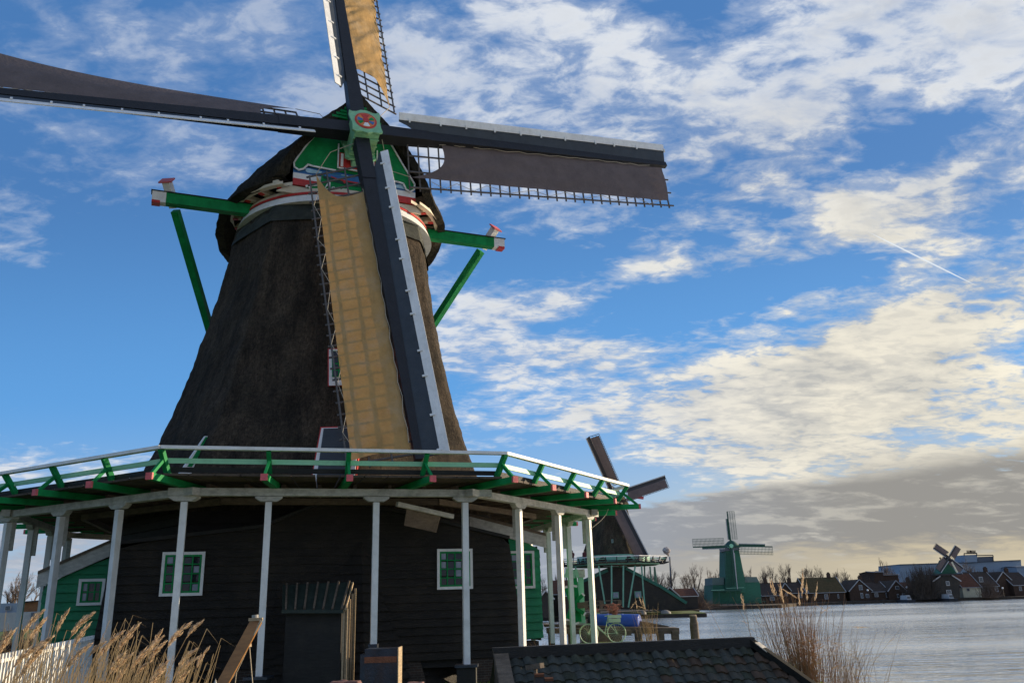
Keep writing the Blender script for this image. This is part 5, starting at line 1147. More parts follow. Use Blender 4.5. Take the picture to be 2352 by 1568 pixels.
# barn below the stage
def poly_building(W,nm,pts,D,depth,m):
    P_=[at(x,y,D) for x,y in pts]; b=MB(); b.prism(P_,V((0,depth,0))); return b.build(nm,M[m] if isinstance(m,str) else m,W)
B2=thing('barn','broad black weatherboard barn with green-edged roof under the distant dark windmill','barn',q2(1430,1395,-1))
poly_building(B2,'front_wall',[(1322,1398),(1322,1338),(1360,1322),(1400,1302),(1437,1302),(1470,1322),(1508,1344),(1576,1386),(1576,1400)],D2-3.5,10,'barn')
for p in (((1337,1335),(1396,1309)),((1437,1304),(1513,1344)),((1513,1343),(1577,1384))):
    a,c=at(*p[0],D2-3.7),at(*p[1],D2-3.7); b=MB(); b.beam(a,c,.25,.40,up=UP); b.build('barge_board',mat('dark_green_edge',(.02,.12,.085),.6),B2)
def farwin(W,x0,y0,x1,y1,D,frame='plaster',pane='glass',nm='window',t=.12):
    a,c=at(x0,y0,D),at(x1,y1,D); b=MB(); y=a.y
    b.abox(a.x,c.x,y,y+.05,c.z,a.z); w_=b.build(nm,M[frame],W); b=MB(); k=(c.x-a.x); h=(a.z-c.z)
    for i in range(2): b.abox(a.x+k*(.12+.4*i),a.x+k*(.48+.4*i),y-.03,y-.005,c.z+h*.12,a.z-h*.12)
    b.build('pane',M[pane],w_); return w_
M['dullglass']=mat('dull_glass',(.07,.085,.10),.15,.3,.4,.1,2,spec=.8)
for x0,y0,x1,y1 in ((1355,1360,1370,1375),(1407,1359,1422,1373),(1457,1357,1474,1372)): farwin(B2,x0,y0,x1,y1,D2-3.75,'mossgreen','curtain')
farwin(W2,1404,1238,1409,1246,D2-p2r(.3)-.6,'mossgreen','dullglass','tower_window')
# three visitors leaning on the far stage rail
def person(label,loc,h,jk,yaw,arms,bag=False):
    s=h/1.7; bm_v=[(0,0,.92),(0,0,1.12),(0,.0,1.38),(0,.0,1.50),(0,.01,1.60),(0,.01,1.68),
        (.10,0,.88),(.11,.02,.48),(.11,0,.06),(.11,-.12,.03),(-.10,0,.88),(-.11,.0,.48),(-.11,.04,.06),(-.11,-.08,.03),
        (.19,0,1.40),(.25,-.03,1.12),(.16+.05*arms,-.20,1.04),(.13,-.28,1.05),(-.19,0,1.40),(-.25,-.02,1.12),(-.18,-.18,1.02),(-.14,-.26,1.04)]
    ed=[(0,1),(1,2),(2,3),(3,4),(4,5),(0,6),(6,7),(7,8),(8,9),(0,10),(10,11),(11,12),(12,13),(2,14),(14,15),(15,16),(16,17),(2,18),(18,19),(19,20),(20,21)]
    rad=[.15,.14,.17,.06,.095,.08,.095,.065,.045,.04,.095,.065,.045,.04,.075,.055,.04,.035,.075,.055,.04,.035]
    me=bpy.data.meshes.new('person'); me.from_pydata([tuple(V(p)*s) for p in bm_v],ed,[]); o=bpy.data.objects.new('person',me); COL.objects.link(o)
    m_=o.modifiers.new('skin','SKIN'); 
    for i,r_ in enumerate(rad): me.skin_vertices[0].data[i].radius=(r_*s,r_*s*.85)
    me.skin_vertices[0].data[0].use_root=True
    ss=o.modifiers.new('sub','SUBSURF'); ss.levels=1; ss.render_levels=1
    dg=bpy.context.evaluated_depsgraph_get(); ev=o.evaluated_get(dg); nm_=bpy.data.meshes.new_from_object(ev); o.modifiers.clear(); o.data=nm_
    nm_.materials.clear(); [nm_.materials.append(x) for x in (M['skin'],M['jeans'])]
    for p in nm_.polygons: p.material_index=1 if p.center.z<.95*s else 0; p.use_smooth=True
    o.location=loc; o.rotation_euler=(0,0,yaw); ORI[o.name]=V((0,0,0)); tag(o,label,'person','visitors on the far stage')
    b=MB(); b.grid(lambda u,v:V(((.24-.05*v+.03*math.sin(v*3))*math.cos(u*2*PI)*(1 if v<.85 else .75),(.18-.04*v)*math.sin(u*2*PI)*(1 if v<.85 else .75),(.82+.70*v)))*s,16,10,closeu=True)
    for sg in (-1,1): b.tube([V((.2*sg,0,1.42))*s,V((.265*sg,-.03,1.12))*s,V((.15*sg,-.22,1.05))*s],[.09*s,.075*s,.06*s],8)
    c=b.build('jacket',jk,None,smooth=True); c.parent=o
    b=MB(); b.grid(lambda u,v:V((.105*math.cos(u*2*PI)*math.sin(PI*v*.62),.02+.11*math.sin(u*2*PI)*math.sin(PI*v*.62),1.665+.115*math.cos(PI*v*.62)))*s,14,8,closeu=True); c=b.build('hair',M['hair'],None,smooth=True); c.parent=o
zfl=zd-.23
for x,lb,jk,ar in ((1303+16,'person in dark red coat, leftmost on the far stage, partly behind a white post',M['jacket'],0),(1343,'person in dark maroon jacket standing between two others on the far stage',M['jacket'],1),(1357,'person in black coat standing beside the thatched tower on the far stage',M['coat'],0)):
    q=q2(x-(0 if x>1330 else 4),1280,-4.5); person(lb,V((q.x,q.y,zfl)),1.75,jk,R(10 if ar else -20),ar)
for k_ in ('redroof','darkroof','mossroof','brickfar','factory'): M[k_].node_tree.nodes['Principled BSDF'].inputs['Specular IOR Level'].default_value=.06
# ---- generic far building: gabled house
def house(label,x0,x1,yb,ye,yr,D,depth,wall,roof,gable=False,chim=(),wins=(),trim='plaster',hipx=0,cat='house',group='houses along the far bank',nm='house'):
    a,c=at(x0,yb,D),at(x1,yb,D); z0=min(a.z,-2.2); xm=(x0+x1)/2; ze=at(xm,ye,D).z; zr=at(xm,yr,D).z; X0,X1=a.x,c.x
    Hs=thing(nm,label,cat,((X0+X1)/2,D,z0),group); b=MB()
    b.abox(X0,X1,D,D+depth,z0,ze); b.build('wall',M[wall],Hs); o_=.15
    if gable:
        xm_=(X0+X1)/2; b=MB(); b.prism([V((X0,D+.01,ze)),V((X1,D+.01,ze)),V((xm_,D+.01,zr-.05))],V((0,.3,0))); b.build('gable_wall',M[wall],Hs)
        b=MB(); e=.25
        for p,q in ((V((X0-e,D-.2,ze-.15)),V((xm_,D-.2,zr))),(V((xm_,D-.2,zr)),V((X1+e,D-.2,ze-.15)))): b.prism([p,q,q+UP*.14,p+UP*.14],V((0,depth+.3,0)))
        rf=b.build('roof',M[roof],Hs); b=MB()
        for p,q in ((V((X0-e,D-.26,ze-.1)),V((xm_,D-.26,zr+.08))),(V((xm_,D-.26,zr+.08)),V((X1+e,D-.26,ze-.1)))): b.beam(p,q,.08,.17,up=UP)
        b.build('barge_board',M[trim],Hs)
    else:
        b=MB(); ym=D+depth/2; i=[V((X0-o_,D-.2,ze-.1)),V((X1+o_,D-.2,ze-.1)),V((X1+o_-hipx,ym,zr)),V((X0-o_+hipx,ym,zr)),V((X0-o_,D+depth+.2,ze-.1)),V((X1+o_,D+depth+.2,ze-.1))]
        b.poly([i[0],i[1],i[2],i[3]]); b.poly([i[5],i[4],i[3],i[2]]); b.poly([i[0],i[3],i[4]]); b.poly([i[1],i[5],i[2]]); rf=b.build('roof',M[roof],Hs)
        for xx,px2 in ((X0-o_-.03,X0-o_+hipx-.03),(X1+o_+.03,X1+o_-hipx+.03)):
            b=MB(); b.beam(V((xx,D-.2,ze-.05)),V((px2,ym,zr+.05)),.08,.16); b.build('verge',M[trim],Hs)
        b=MB(); b.beam(V((X0-o_,D-.25,ze-.12)),V((X1+o_,D-.25,ze-.12)),.12,.12); b.build('gutter',M[trim],Hs)
    for cx_ in chim:
        q=at(cx_,yr-8,D+depth/2); k=.35; zt_=zr+at(cx_,yr-9,D).z-at(cx_,yr,D).z; b=MB(); b.abox(q.x-k,q.x+k,q.y-k,q.y+k,zr-1,zt_); b.abox(q.x-k*.6,q.x+k*.6,q.y-k*.6,q.y+k*.6,zt_+.003,zt_+.25); b.build('chimney',M['brickfar'],rf)
    for wx0,wy0,wx1,wy1 in wins: farwin(Hs,wx0,wy0,wx1,wy1,D-.08,'plaster','dullglass')
    return Hs
# sheds at the left of the green mill, and behind the black mill
house('small black gabled shed with white-edged red roof beside the dark mill barn',1521,1560,1392,1368,1349,140,8,'barn','redroof',gable=True,group='sheds across the water',nm='shed',cat='shed')
house('long low black shed with rusty red roof between the two distant windmills',1558,1604,1392,1367,1350,143,7,'barn','redroof',group='sheds across the water',nm='shed',cat='shed')
house('dark house with red-brown roof seen between the white corner posts',1268,1322,1400,1362,1330,118,8,'barn','redroof',gable=False,group='sheds across the water',nm='shed',cat='shed')
house('low dark shed at the water beside the green barn corner',1240,1270,1398,1374,1356,112,6,'barn','darkroof',gable=True,group='sheds across the water',nm='shed',cat='shed')
house('dark green-roofed shed left of the black barn, half behind posts',1288,1330,1398,1366,1352,116,6,'barn','mossgreen',gable=False,group='sheds across the water',nm='shed',cat='shed')
M['boatgrey']=mat('grey_boat_hull',(.2,.19,.17),.7)
# upturned boats on the island grass
for x,y,w_,lb in ((1528,1392,24,'pale upturned boat lying on the island grass'),(1477,1396,14,'small grey boat lying beside the mill posts')):
    a,c=at(x-w_/2,y,121),at(x+w_/2,y,121); b=MB(); 
    b.grid(lambda u,v:V((a.x+(c.x-a.x)*u,a.y+math.cos(PI*v)*.7*math.sin(PI*min(1,u*.9+.08))**.6,-2.3+.5*math.sin(PI*v)*math.sin(PI*min(.98,u*.85+.12))**.5)),14,10); tag(b.build('upturned_boat',M['boatgrey'],None,smooth=True),lb,'boat')
# ---- green sawmill windmill
D3=172.0
def q3(x,y,dy=0): return at(x,y,D3+dy)
M['sawgreen']=mat('sawmill_green',(.024,.13,.08),.7,.3,1.2,.5,6,(1,1,9),dirt=(.04,.10,.07,.8),dscale=.5); M['sawdark']=mat('sawmill_dark_green',(.012,.07,.048),.6,.2,.6); M['sawroof']=mat('sawmill_grey_roof',(.10,.15,.135),.7,.2,.8)
W3=thing('windmill','slim all-green windmill with bare lattice sails standing on the far bank','windmill',q3(1690,1388))
def pb(nm,pts,dy,dep,m,W=W3): return poly_building(W,nm,pts,D3+dy,dep,m)
pb('lower_body',[(1637,1386),(1637,1342),(1663,1342),(1667,1337),(1712,1337),(1745,1336),(1750,1384)],0,8,'sawgreen')
pb('roof',[(1636,1343),(1636,1326),(1663,1325),(1663,1342)],-.1,7,'sawroof'); pb('roof',[(1711,1337),(1711,1324),(1738,1324),(1744,1336)],-.1,7,'sawroof')
pb('tower',[(1666,1360),(1667,1262),(1697,1260),(1713,1342),(1713,1360)],-.6,5.5,'sawgreen')
pb('gallery_floor',[(1633,1358),(1633,1355),(1705,1352),(1705,1356)],-2.2,2.2,'sawdark'); pb('gallery_rail',[(1668,1351),(1668,1349.6),(1709,1347.5),(1709,1349)],-2.3,.1,'mossgreen')
pb('canopy_edge',[(1634,1355.6),(1634,1353.8),(1664,1352.6),(1664,1354.4)],-2.4,.1,'mossgreen')
for x in (1652,1677,1690,1701): 
    b=MB(); b.beam(q3(x,1357,-2),q3(x,1384,-2),.14,.14); b.build('gallery_post',M['sawdark'],W3)
b=MB(); c=q3(1680,1251,2); 
b.grid(lambda u,v:c+V((math.cos(u*2*PI)*20*.089*(1-v)**.6,math.sin(u*2*PI)*2.2*(1-v)**.6,-.5+v*1.5)),20,6,closeu=True); b.build('cap',M['sawdark'],W3,smooth=True)
pb('cap_band',[(1664,1265),(1662,1257),(1697,1256),(1699,1262)],-.8,4,'factorydark')
H3=q3(1679,1253,-1.6)
for tx,ty,dy,sx,sy,bs in ((1670,1174,-.3,1,.03,(0,.74)),(1774,1255,1.4,-.03,1,(0,.78)),(1687,1344,.4,-1,.05,(0,.9)),(1592,1256,-2,.03,-1,(0,.72))):
    tip=q3(tx,ty,-1.6+dy); side=q3(tx+sx*20,ty+sy*20,-1.6+dy)-tip; simple_sail(W3,H3,tip,side,1.55 if sy!=0.03 else 1.4,.42,None,M['sawdark'],24,boards=True,boardspan=bs,latspan=(.0,1),r0_=.18)
b=MB(); b.tube([H3+V((0,-.35,0)),H3+V((0,1.5,-.2))],.4,10); b.build('poll_end',M['mint'],W3)
b=MB(); b.beam(q3(1684,1262,-2.2),q3(1694,1352,-2.4),.10,.22); b.build('white_leading_board',M['plaster'],W3)
b=MB(); b.beam(at(1640,1381.6,170.9),at(1758,1380,170.9),.12,.12)
for i in range(9): p=at(1642+14.3*i,1381.5-.2*i,170.9); b.beam(p,p-UP*.7,.1,.1)
tag(b.build('quay_railing',M['sawdark'],None),'dark green railing along the quay before the green windmill','railing')
# ---- houses on the far bank
FB=196
def fh(*a,**k): return house(*a,**k)
fh('long dark house with white dormer gable, right of the green windmill',1746,1858,1381,1361,1336,FB,9,'brickfar','darkroof',chim=(1757,1812),wins=((1766,1366,1774,1374),(1783,1366,1790,1374),(1833,1364,1843,1372)))
dm=fh('small steep white-edged gable in front of the long dark house',1796,1818,1381,1356,1339,FB-2.5,3,'brickfar','darkroof',gable=True,wins=((1804,1360,1810,1368),))
fh('low grey lean-to with pale frame left of the steep white-edged gable',1752,1796,1382,1366,1360,FB-3,3,'brickfar','darkroof',wins=((1768,1370,1780,1378),))
fh('big house with broad mossy brown roof and one chimney',1856,1944,1380,1359,1324,FB,10,'brickfar','mossroof',chim=(1902,),wins=((1893,1364,1903,1375),(1923,1364,1928,1373),(1870,1364,1876,1373)))
fh('brick gabled house with scalloped pale barge boards and tall chimney',1954,2004,1377,1356,1331,FB,9,'brickfar','darkroof',gable=True,chim=(1974,),wins=((1972,1343,1982,1354),(1976,1361,1984,1373),(1988,1363,1997,1372)))
fh('low house with dark roof between two gabled houses, pale gutter',2004,2043,1376,1357,1336,FB+1,8,'brickfar','darkroof',chim=(2010,),wins=((2008,1361,2018,1370),(2034,1360,2041,1371)))
fh('dark gabled house with pale roof edges left of the orange roof',2043,2083,1375,1356,1333,FB,9,'brickfar','darkroof',gable=True,wins=((2056,1345,2066,1353),(2060,1363,2066,1372),(2072,1362,2080,1371)))
fh('house with bright rusty orange tiled roof left of the bushes',2080,2118,1374,1357,1335,FB+3,8,'brickfar','redroof',chim=(2076+8,),wins=((2094,1361,2100,1368),))
fh('cream garage wall under a steep red roof right of the black mill barn',2214,2256,1371,1347,1316,FB-1,8,'creamwall','redroof',gable=False,wins=((2220,1350,2228,1357),),hipx=0)
fh('house with big dark roof and pale dormer window, left of the paired gables',2243,2298,1371,1345,1311,FB+2,9,'brickfar','darkroof',chim=(2262,),wins=((2248,1324,2259,1336),(2255,1348,2261,1358),(2267,1347,2274,1360),(2284,1345,2294,1358)))
fh('gabled dark house with crossing pale roof edges near the right frame edge',2290,2336,1369,1340,1313,FB+4,8,'brickfar','darkroof',gable=True,chim=(2310,),wins=((2318,1350,2330,1359),))
fh('dark roofed house cut off by the right edge of the picture',2332,2375,1368,1342,1312,FB+2,9,'brickfar','darkroof',wins=((2340,1346,2348,1356),))
fh('tall brown brick block rising behind the low dark house',2016,2036,1366,1312,1310,FB+26,10,'brickfar','darkroof')
fh('wide dark flat-roofed block left of the factory wall',2036,2070,1366,1318,1316,FB+30,10,'brickfar','darkroof')
# black far mill on its barn
D4=190.0
def q4(x,y,dy=0): return at(x,y,D4+dy)
W4=thing('windmill','small green windmill with crossed dark sails on a black gabled barn','windmill',q4(2175,1374))
def pb4(nm,pts,dy,dep,m): return poly_building(W4,nm,pts,D4+dy,dep,m)
pb4('barn_wall',[(2143,1374),(2145,1332),(2160,1325),(2173,1317),(2190,1321),(2204,1330),(2205,1372)],0,9,'barn')
for p in (((2142,1335),(2160,1322)),((2186,1320),(2208,1334))):
    b=MB(); b.beam(q4(*p[0],-.3),q4(*p[1],-.3),.08,.22,up=UP); b.build('barge_board',M['plaster'],W4)
pb4('tower',[(2162,1317),(2169,1303),(2177,1284),(2183,1284),(2188,1303),(2198,1316)],1,4,'sawgreen')
pb4('gallery',[(2148,1321),(2148,1318),(2208,1316),(2208,1319)],-.6,6,'stockfar')
b=MB(); c=q4(2175,1284,2); b.grid(lambda u,v:c+V((math.cos(u*2*PI)*1.35*(1-v)**.6,math.sin(u*2*PI)*1.6*(1-v)**.6,-.9+v*2.0)),18,6,closeu=True); b.build('thatched_cap',M['thatchfar'],W4,smooth=True)
H4=q4(2179,1281,-1)
for tx,ty,sx,sy in ((2144,1257,1,-1),(2196,1253,.9,.6),(2211,1306,-.6,1),(2158,1312,-1,-.6)):
    tip=q4(tx,ty,-1.2); side=q4(tx+sx*20,ty+sy*20,-1.2)-tip; simple_sail(W4,H4,tip,side,1.15,.25,M['browncloth'],M['stockfar'],14)
b=MB(); b.beam(q4(2162,1283,1),q4(2158,1281,1),.2,.2); b.beam(q4(2159,1279,1),q4(2166,1300,1),.15,.15); b.build('tail_brace',M['stockfar'],W4)
farwin(W4,2172,1334,2182,1344,D4-.1,'plaster','dullglass'); farwin(W4,2173,1354,2186,1362,D4-.1,'plaster','dullglass')
b=MB(); b.beam(q4(2186,1290,-1.3),q4(2199,1314,-1.3),.1,.35); b.build('pale_tower_edge',M['creamwall'],W4)
# factory behind
D5=330.0
FC=thing('factory','long pale blue-grey factory hall with rooftop plant and sign, behind the houses','factory',at(2200,1345,D5))
def pb5(nm,pts,dy,dep,m): return poly_building(FC,nm,pts,D5+dy,dep,m)
pb5('long_hall',[(2068,1360),(2067,1296),(2214,1292),(2345,1286),(2350,1350)],0,20,'factory')
pb5('roof_edge',[(2067,1296.5),(2067,1295),(2214,1290.5),(2345,1284.8),(2345,1286.3)],-.4,20,'factorydark')
pb5('roof_plant',[(2217,1291),(2215,1274),(2244,1273),(2245,1290)],-1,8,'factory'); pb5('roof_plant',[(2246,1290),(2246,1278),(2281,1277),(2283,1288)],-.5,8,'factorydark')
for a_,c_ in (((2214,1270.5),(2244,1270)),((2244,1275),(2281,1274.5))):
    b=MB(); b.beam(at(*a_,D5-1.2),at(*c_,D5-1.2),.2,.35); b.build('roof_gantry',M['stockfar'],FC)
for x,y0,y1 in ((2214.5,1270,1276),(2243.5,1270,1276),(2281,1275,1288)):
    b=MB(); b.beam(at(x,y0,D5-1.2),at(x,y1,D5-1.2),.25,.25); b.build('gantry_post',M['stockfar'],FC)
# illegible roof letters: upright strokes of the sign as far as they can be made out
b=MB()
for i in range(10):
    x=2221+2.1*i; 
    if i==4: b.beam(at(x,1268.2,D5-1),at(x,1263.2,D5-1),.42,.2)
    else:
        b.beam(at(x-.4,1268.4,D5-1),at(x-.3,1263.3,D5-1),.12,.1); b.beam(at(x+.5,1268.3,D5-1),at(x+.2,1263.3,D5-1),.12,.1)
        b.beam(at(x-.5,(1263.4,1266,1268.2)[i%3],D5-1),at(x+.5,(1263.4,1266,1268.2)[i%3],D5-1),.1,.14)
b.beam(at(2220,1269,D5-1),at(2243,1268.6,D5-1),.1,.1); b.build('roof_sign',M['brickfar'],FC)
for i in range(24):
    x=2071+5.2*i; 
    if 2140<x<2205: continue
    a,c=at(x,1312,D5-.2),at(x+2.4,1328,D5-.2); b=MB(); b.abox(a.x,c.x,a.y,a.y+.1,c.z,a.z); b.build('window_bay',M['factorydark'],FC)
fh('pale flat-roofed block joining the factory at the right frame edge',2344,2375,1350,1300,1298,D5-10,12,'factory','factorydark',group=None,nm='factory_annex',cat='factory')
# chimney and its steam
D6=620.0
CH=thing('chimney_stack','thin grey industrial chimney smoking behind the bare trees','chimney',at(1541,1372,D6))
b=MB(); b.tube([at(1543.5,1385,D6),at(1538.6,1283,D6)],[.75,.5],12); b.build('shaft',M['factorydark'],CH)
b=MB(); b.tube([at(1538.7,1283,D6),at(1538.4,1278,D6)],[.6,.6],12); b.build('rim',M['plaster'],CH)
st_m=bpy.data.materials.new('steam'); st_m.use_nodes=True; nt=st_m.node_tree; N_=nt.nodes; b_=N_['Principled BSDF']; b_.inputs['Base Color'].default_value=(.75,.70,.66,1); b_.inputs['Roughness'].default_value=1; b_.inputs['Specular IOR Level'].default_value=0
t_=N_.new('ShaderNodeBsdfTranslucent'); t_.inputs[0].default_value=(.7,.64,.58,1); m_x=N_.new('ShaderNodeMixShader'); m_x.inputs[0].default_value=.45; nt.links.new(b_.outputs[0],m_x.inputs[1]); nt.links.new(t_.outputs[0],m_x.inputs[2]); nt.links.new(m_x.outputs[0],N_['Material Output'].inputs[0])
b=MB(); c=at(1531,1266,D6)
for dx,dy,r_ in ((0,0,3.6),(-2.2,1.6,2.9),(2.4,1.2,2.7),(.6,3.1,2.8),(-1.6,3.4,2.0),(1.2,-3.0,1.9),(2.4,-5.2,1.0)):
    cc=c+V((dx,0,dy))*.55; b.grid(lambda u,v:cc+V((math.cos(u*2*PI)*math.sin(PI*v),math.sin(u*2*PI)*math.sin(PI*v),math.cos(PI*v)))*(r_*.52*(1+.5*noise.noise(V((math.cos(u*2*PI)*1.7+dx,math.sin(u*2*PI)*1.7,math.cos(PI*v)*1.7+dy))))),20,14,closeu=True)
tag(b.build('steam_plume',st_m,None,smooth=True,loc=c),'small pale steam cloud above the distant chimney','steam',None,'stuff')
# boats and small things on the river
def boat(x,y,D,w_,label,hull,cab):
    c=at(x,y,D); c.z=WZ; Bt=thing('motor_boat',label,'boat',c); s=w_
    b=MB(); b.hexa([c+V((-s*.42,-1,-.1)),c+V((s*.42,-1,-.1)),c+V((s*.40,5,-.1)),c+V((-s*.40,5,-.1)),c+V((-s*.5,-1.4,.6)),c+V((s*.5,-1.4,.6)),c+V((s*.45,5.4,.6)),c+V((-s*.45,5.4,.6))]); b.build('hull',M[hull],Bt)
    b=MB(); b.hexa([c+V((-s*.28,-.4,.603)),c+V((s*.28,-.4,.603)),c+V((s*.28,3,.603)),c+V((-s*.28,3,.603)),c+V((-s*.22,0,1.5)),c+V((s*.22,0,1.5)),c+V((s*.22,2.8,1.5)),c+V((-s*.22,2.8,1.5))]); cb_=b.build('cabin',M[cab],Bt)
    b=MB(); b.abox(c.x-s*.2,c.x+s*.2,c.y-.36,c.y-.3,c.z+.85,c.z+1.3); b.build('windscreen',M['dullglass'],cb_)
boat(2087,1377,186,1.7,'small white-cabined boat moored at the far bank left of the bushes','stockfar','plaster')
boat(2184,1375,186,1.8,'dark boat moored before the black gabled mill barn','stockfar','plaster')
v=at(2124,1368,194); VN=thing('parked_van','white van parked on the far bank between bushes and black barn','van',(v.x,194,-2.25))
b=MB(); b.hexa([v+V((-.8,0,-.7)),v+V((.8,0,-.7)),v+V((.8,3.6,-.7)),v+V((-.8,3.6,-.7)),v+V((-.75,.25,.75)),v+V((.75,.25,.75)),v+V((.75,3.6,.75)),v+V((-.75,3.6,.75))]); b.build('body',M['white'],VN)
b=MB(); b.hexa([v+V((-.65,.02,.05)),v+V((.65,.02,.05)),v+V((.65,.1,.05)),v+V((-.65,.1,.05)),v+V((-.6,.16,.6)),v+V((.6,.16,.6)),v+V((.6,.24,.6)),v+V((-.6,.24,.6))]); b.build('windscreen',M['glass'],VN)
for sx in (-.6,.6):
    b=MB(); b.tube([v+V((sx,.3,-.75)),v+V((sx+.15,.3,-.75))],.3,12); b.build('wheel',M['black'],VN)
for i,(x,y) in enumerate(((2083,1350),(2119,1352),(1993,1357),(2303,1352))): # lit street lamp heads
    p=at(x,y,192); SLm=thing('street_lamp',('street lamp over the orange-roofed house front','street lamp beside the bushes left of the black barn','street lamp before the low house with pale gutter','street lamp before the paired gables at right')[i],'street lamp',(p.x,192,-2.25),'street lamps on the far bank')
    b=MB(); b.tube([V((p.x,192,-2.3)),V((p.x,192,p.z))],.05,6); b.build('pole',M['stockfar'],SLm); b=MB(); b.grid(lambda u,v:p+V((.22*math.cos(u*2*PI)*math.sin(PI*v),.22*math.sin(u*2*PI)*math.sin(PI*v),.22*math.cos(PI*v)+.2)),12,8,closeu=True); b.build('lamp_head',M['white'],SLm,smooth=True)
# mooring timbers at the far quay
for x,D_ in ((1805,178),(1935,183),(1960,184),(2030,186)):
    p=at(x,1380,D_); b=MB(); b.tube([(p.x,D_,-3.2),(p.x,D_,-1.9)],.16,8); tag(b.build('mooring_pile',M['soil'],None),'dark mooring pile standing in the water at the far quay','mooring pile','mooring piles at the far quay')
# ---- bare trees
def tree_mesh(seed,h,spread=.9,levels=6,lean=0,thick=.028):
    rr=random.Random(seed); tr=MB(); tw=MB()
    def grow(p,d,L_,r_,lv):
        n=3; pts=[p]; dd=d.copy()
        for i in range(n):
            dd=(dd+V((rr.gauss(0,.09),rr.gauss(0,.09),rr.gauss(.05,.05)))).normalized(); pts.append(pts[-1]+dd*L_/n)
        (tr if lv<2 else tw).tube(pts,[r_,r_*.85,r_*.72,r_*.62],5 if lv<2 else 3,cap=False)
        if lv>=levels: return
        k=rr.choice((2,3,3)) if lv>0 else 4
        for j in range(k):
            t=rr.uniform(.45,1) if j else 1; i=min(int(t*n),n-1); q=pts[i].lerp(pts[i+1],t*n-i)
            a=rr.uniform(0,2*PI); ang=rr.uniform(.25,.7)*spread if j else rr.uniform(.05,.3); o=dd.orthogonal().normalized(); o=Matrix.Rotation(a,3,dd)@o
            nd=(dd*math.cos(ang)+o*math.sin(ang)); nd.z+=.12; nd.normalize(); grow(q,nd,L_*rr.uniform(.62,.82),r_*.60,lv+1)
    grow(V((0,0,0)),V((lean,0,1)).normalized(),h*.27,h*thick,0); return tr,tw
def make_tree(seed,h,**k):
    tr,tw=tree_mesh(seed,h,**k); t=tr.build('tree',M['bark'],None); c=tw.build('crown',M['twig'],None); c.parent=t; return t
TP_=[make_tree(s,10,spread=sp,levels=6) for s,sp in ((1,.9),(2,1.0),(3,.8),(4,1.1),(5,.9))]
TR=[(1513,1378,1310,235,'leftmost bare tree beside the dark mill posts'),(1549,1378,1296,232,'bare tree just right of the smoking chimney'),(1598,1378,1293,236,'tall bare tree left of the green windmill, over the red shed'),(1574,1378,1306,240,'thin bare tree between the chimney and the green windmill'),(1628,1376,1300,232,'bare tree whose twigs touch the green windmill roof'),(1660,1374,1302,238,'bare tree behind the green windmill tower'),
(1737,1372,1297,230,'wind-bent bare tree just right of the green windmill'),(1779,1372,1294,233,'second bare tree right of the green windmill, spreading crown'),(1815,1372,1290,230,'largest bare tree above the long dark house'),(1852,1372,1290,232,'tall leaning bare tree left of the mossy brown roof'),(1884,1370,1296,236,'slim bare tree above the mossy brown roof'),(1762,1372,1306,245,'thin pale bare tree behind the second tree'),
(1925,1370,1300,225,'dense bare tree right of the mossy brown roof chimney'),(1942,1370,1302,222,'dark bare tree left of the scalloped gable house'),(2027,1366,1276,232,'big pale bare tree above the brick block'),(2058,1362,1308,240,'small bare tree left of the factory end'),(2226,1358,1278,206,'bare tree in front of the factory roof plant'),(2258,1358,1306,208,'small tree right of the roof plant tree'),(2290,1358,1305,210,'small bare tree above the paired gables'),(2146,1362,1296,205,'slender tree left of the small far windmill'),
(1252,1395,1318,150,'bare tree seen between the first white posts'),(1288,1390,1316,155,'bare tree seen left of the dark far stage'),(1490,1392,1306,150,'bare tree behind the dark mill posts, near'),(1508,1392,1308,152,'bare tree behind the dark mill posts, right')]
for i,(x,yb,yt,D_,lb) in enumerate(TR):
    t=TP_[i%5] if i<5 else copy_tree(TP_[(i*3+i//5)%5]); p=at(x,yb,D_); h=at(x,yt,D_).z+2.3; t.location=V((p.x,D_,-2.3)); t.scale=(h/9.0*.92,h/9.0*.92,h/9.0*.98); t.rotation_euler=(0,0,i*1.9+R(20)); tag(t,lb,'tree','bare trees across the water')
# twiggy bushes
def bush(c,r_,n,seed,label,m='twig'):
    rr=random.Random(seed); b=MB()
    for _ in range(n):
        a=rr.uniform(0,2*PI); e=rr.uniform(.1,1.5); d=V((math.cos(a)*math.cos(e)*r_[0],math.sin(a)*math.cos(e)*r_[0],math.sin(e)*r_[1]))*rr.uniform(.55,1.05)
        p=c+V((rr.gauss(0,r_[0]*.35),rr.gauss(0,r_[0]*.35),0)); q=p+d; b.tube([p,p.lerp(q,.5)+V((rr.gauss(0,.1),rr.gauss(0,.1),.1))*r_[0]*.3,q],[.035,.025,.012],3,cap=False)
        for _ in range(3): e2_=q+V((rr.gauss(0,.35),rr.gauss(0,.35),rr.gauss(.2,.3))); b.tube([p.lerp(q,rr.uniform(.5,1)),e2_],.012,3,cap=False)
    tag(b.build('bush',M[m],None,loc=c),label,'bush','bushes on the far bank')
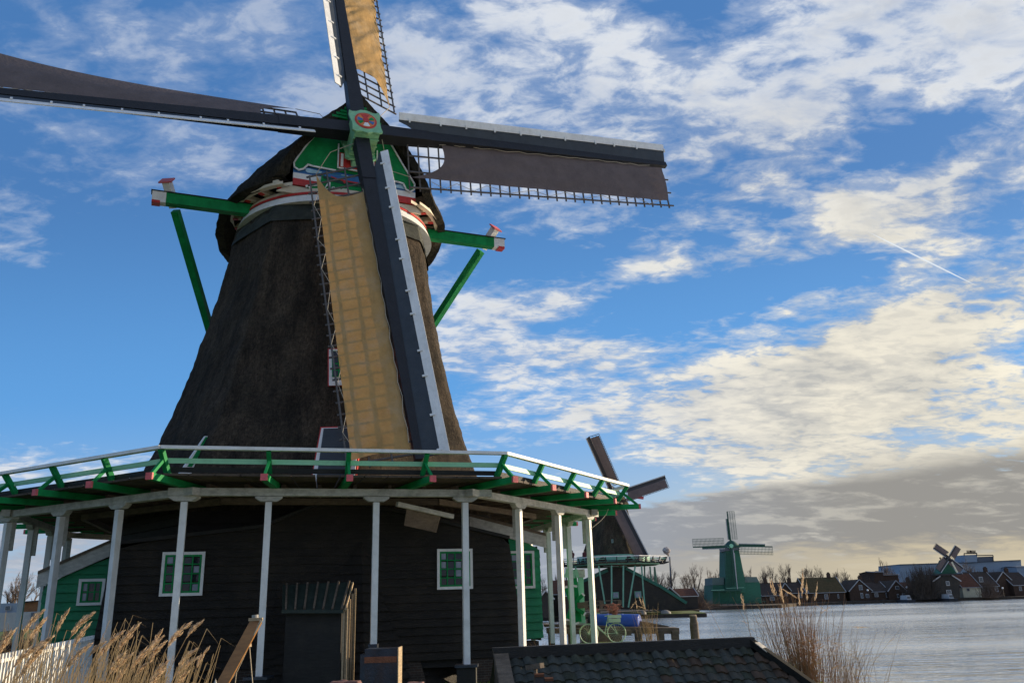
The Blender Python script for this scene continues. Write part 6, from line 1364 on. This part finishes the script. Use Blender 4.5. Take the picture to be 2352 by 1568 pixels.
for x,D_,rx,rz,n,lb in ((2125,191,3.0,7.0,650,'large brownish bush mass left of the black gabled barn'),(2106,193,2.4,4.5,350,'lower bush before the orange-roofed house'),(1915,212,5,5.5,350,'scrub behind the mossy brown roof, left part'),(2000,214,3,5.5,250,'thin shrub behind the gabled houses'),(1617,181,3.5,2.4,350,'dry scrub between red shed and green windmill'),(1608,150,2.5,1.5,160,'low reed-brown scrub at the shed corner'),(1700,222,14,5.5,500,'long scrub line behind the green windmill'),(1585,226,14,5.2,500,'scrub under the trees left of the green windmill'),(2275,190,2,3.5,200,'dark evergreen shrub before the right-hand houses'),(1780,215,12,5,350,'scrub behind the long dark house')):
    p=at(x,1376,D_); bush(V((p.x,D_,-2.3)),(rx,rz),n,int(x),lb,'twig' if n<600 else 'bush')
# ---- beyond the stage at the far left
house('white low building with orange-brown upper storey seen between left posts',86,132,1432,1392,1376,64,5,'brickfar','brickfar',nm='outbuilding',cat='building',group=None)
Wl=thing('white_barge_house','low white building with dark windows behind the left stage posts','building',at(60,1440,62))
poly_building(Wl,'wall',[(-30,1452),(-30,1408),(116,1402),(118,1440)],62,5,'plaster'); poly_building(Wl,'upper_wall',[(52,1406),(52,1383),(118,1377),(118,1402)],62.5,4,mat('orange_brown_board',(.25,.11,.04),.7))
poly_building(Wl,'roof',[(48,1384),(48,1381),(120,1375),(120,1378)],62.3,5,'black'); poly_building(Wl,'side_shed',[(-30,1408),(-30,1386),(40,1384),(40,1407)],62.4,4,'factory')
farwin(Wl,72,1406,100,1424,61.9,'factorydark','dullglass'); farwin(Wl,12,1390,24,1401,62.2,'plaster','dullglass')
for i,(x,D_,yt,lb) in enumerate(((22,85,1308,'bare tree at the far left edge behind the stage posts'),(58,88,1312,'bare tree right of the leftmost tree, behind the stage posts'))):
    t=copy_tree(TP_[i+1]); p=at(x,1400,D_); h=at(x,yt,D_).z+2.4; t.location=V((p.x,D_,-2.4)); t.scale=(h/9*1.15,h/9*1.15,h/9*.98); tag(t,lb,'tree','bare trees across the water')
for x,D_,rx,rz,n,lb in ((60,40,3.5,1.25,500,'dark low hedge behind the white left posts'),(150,44,3.5,1.0,350,'low dark scrub at the foot of the green barn')):
    p=at(x,1450,D_); bush(V((p.x,D_,-2.38)),(rx,rz),n,int(x)+3,lb,'bush')
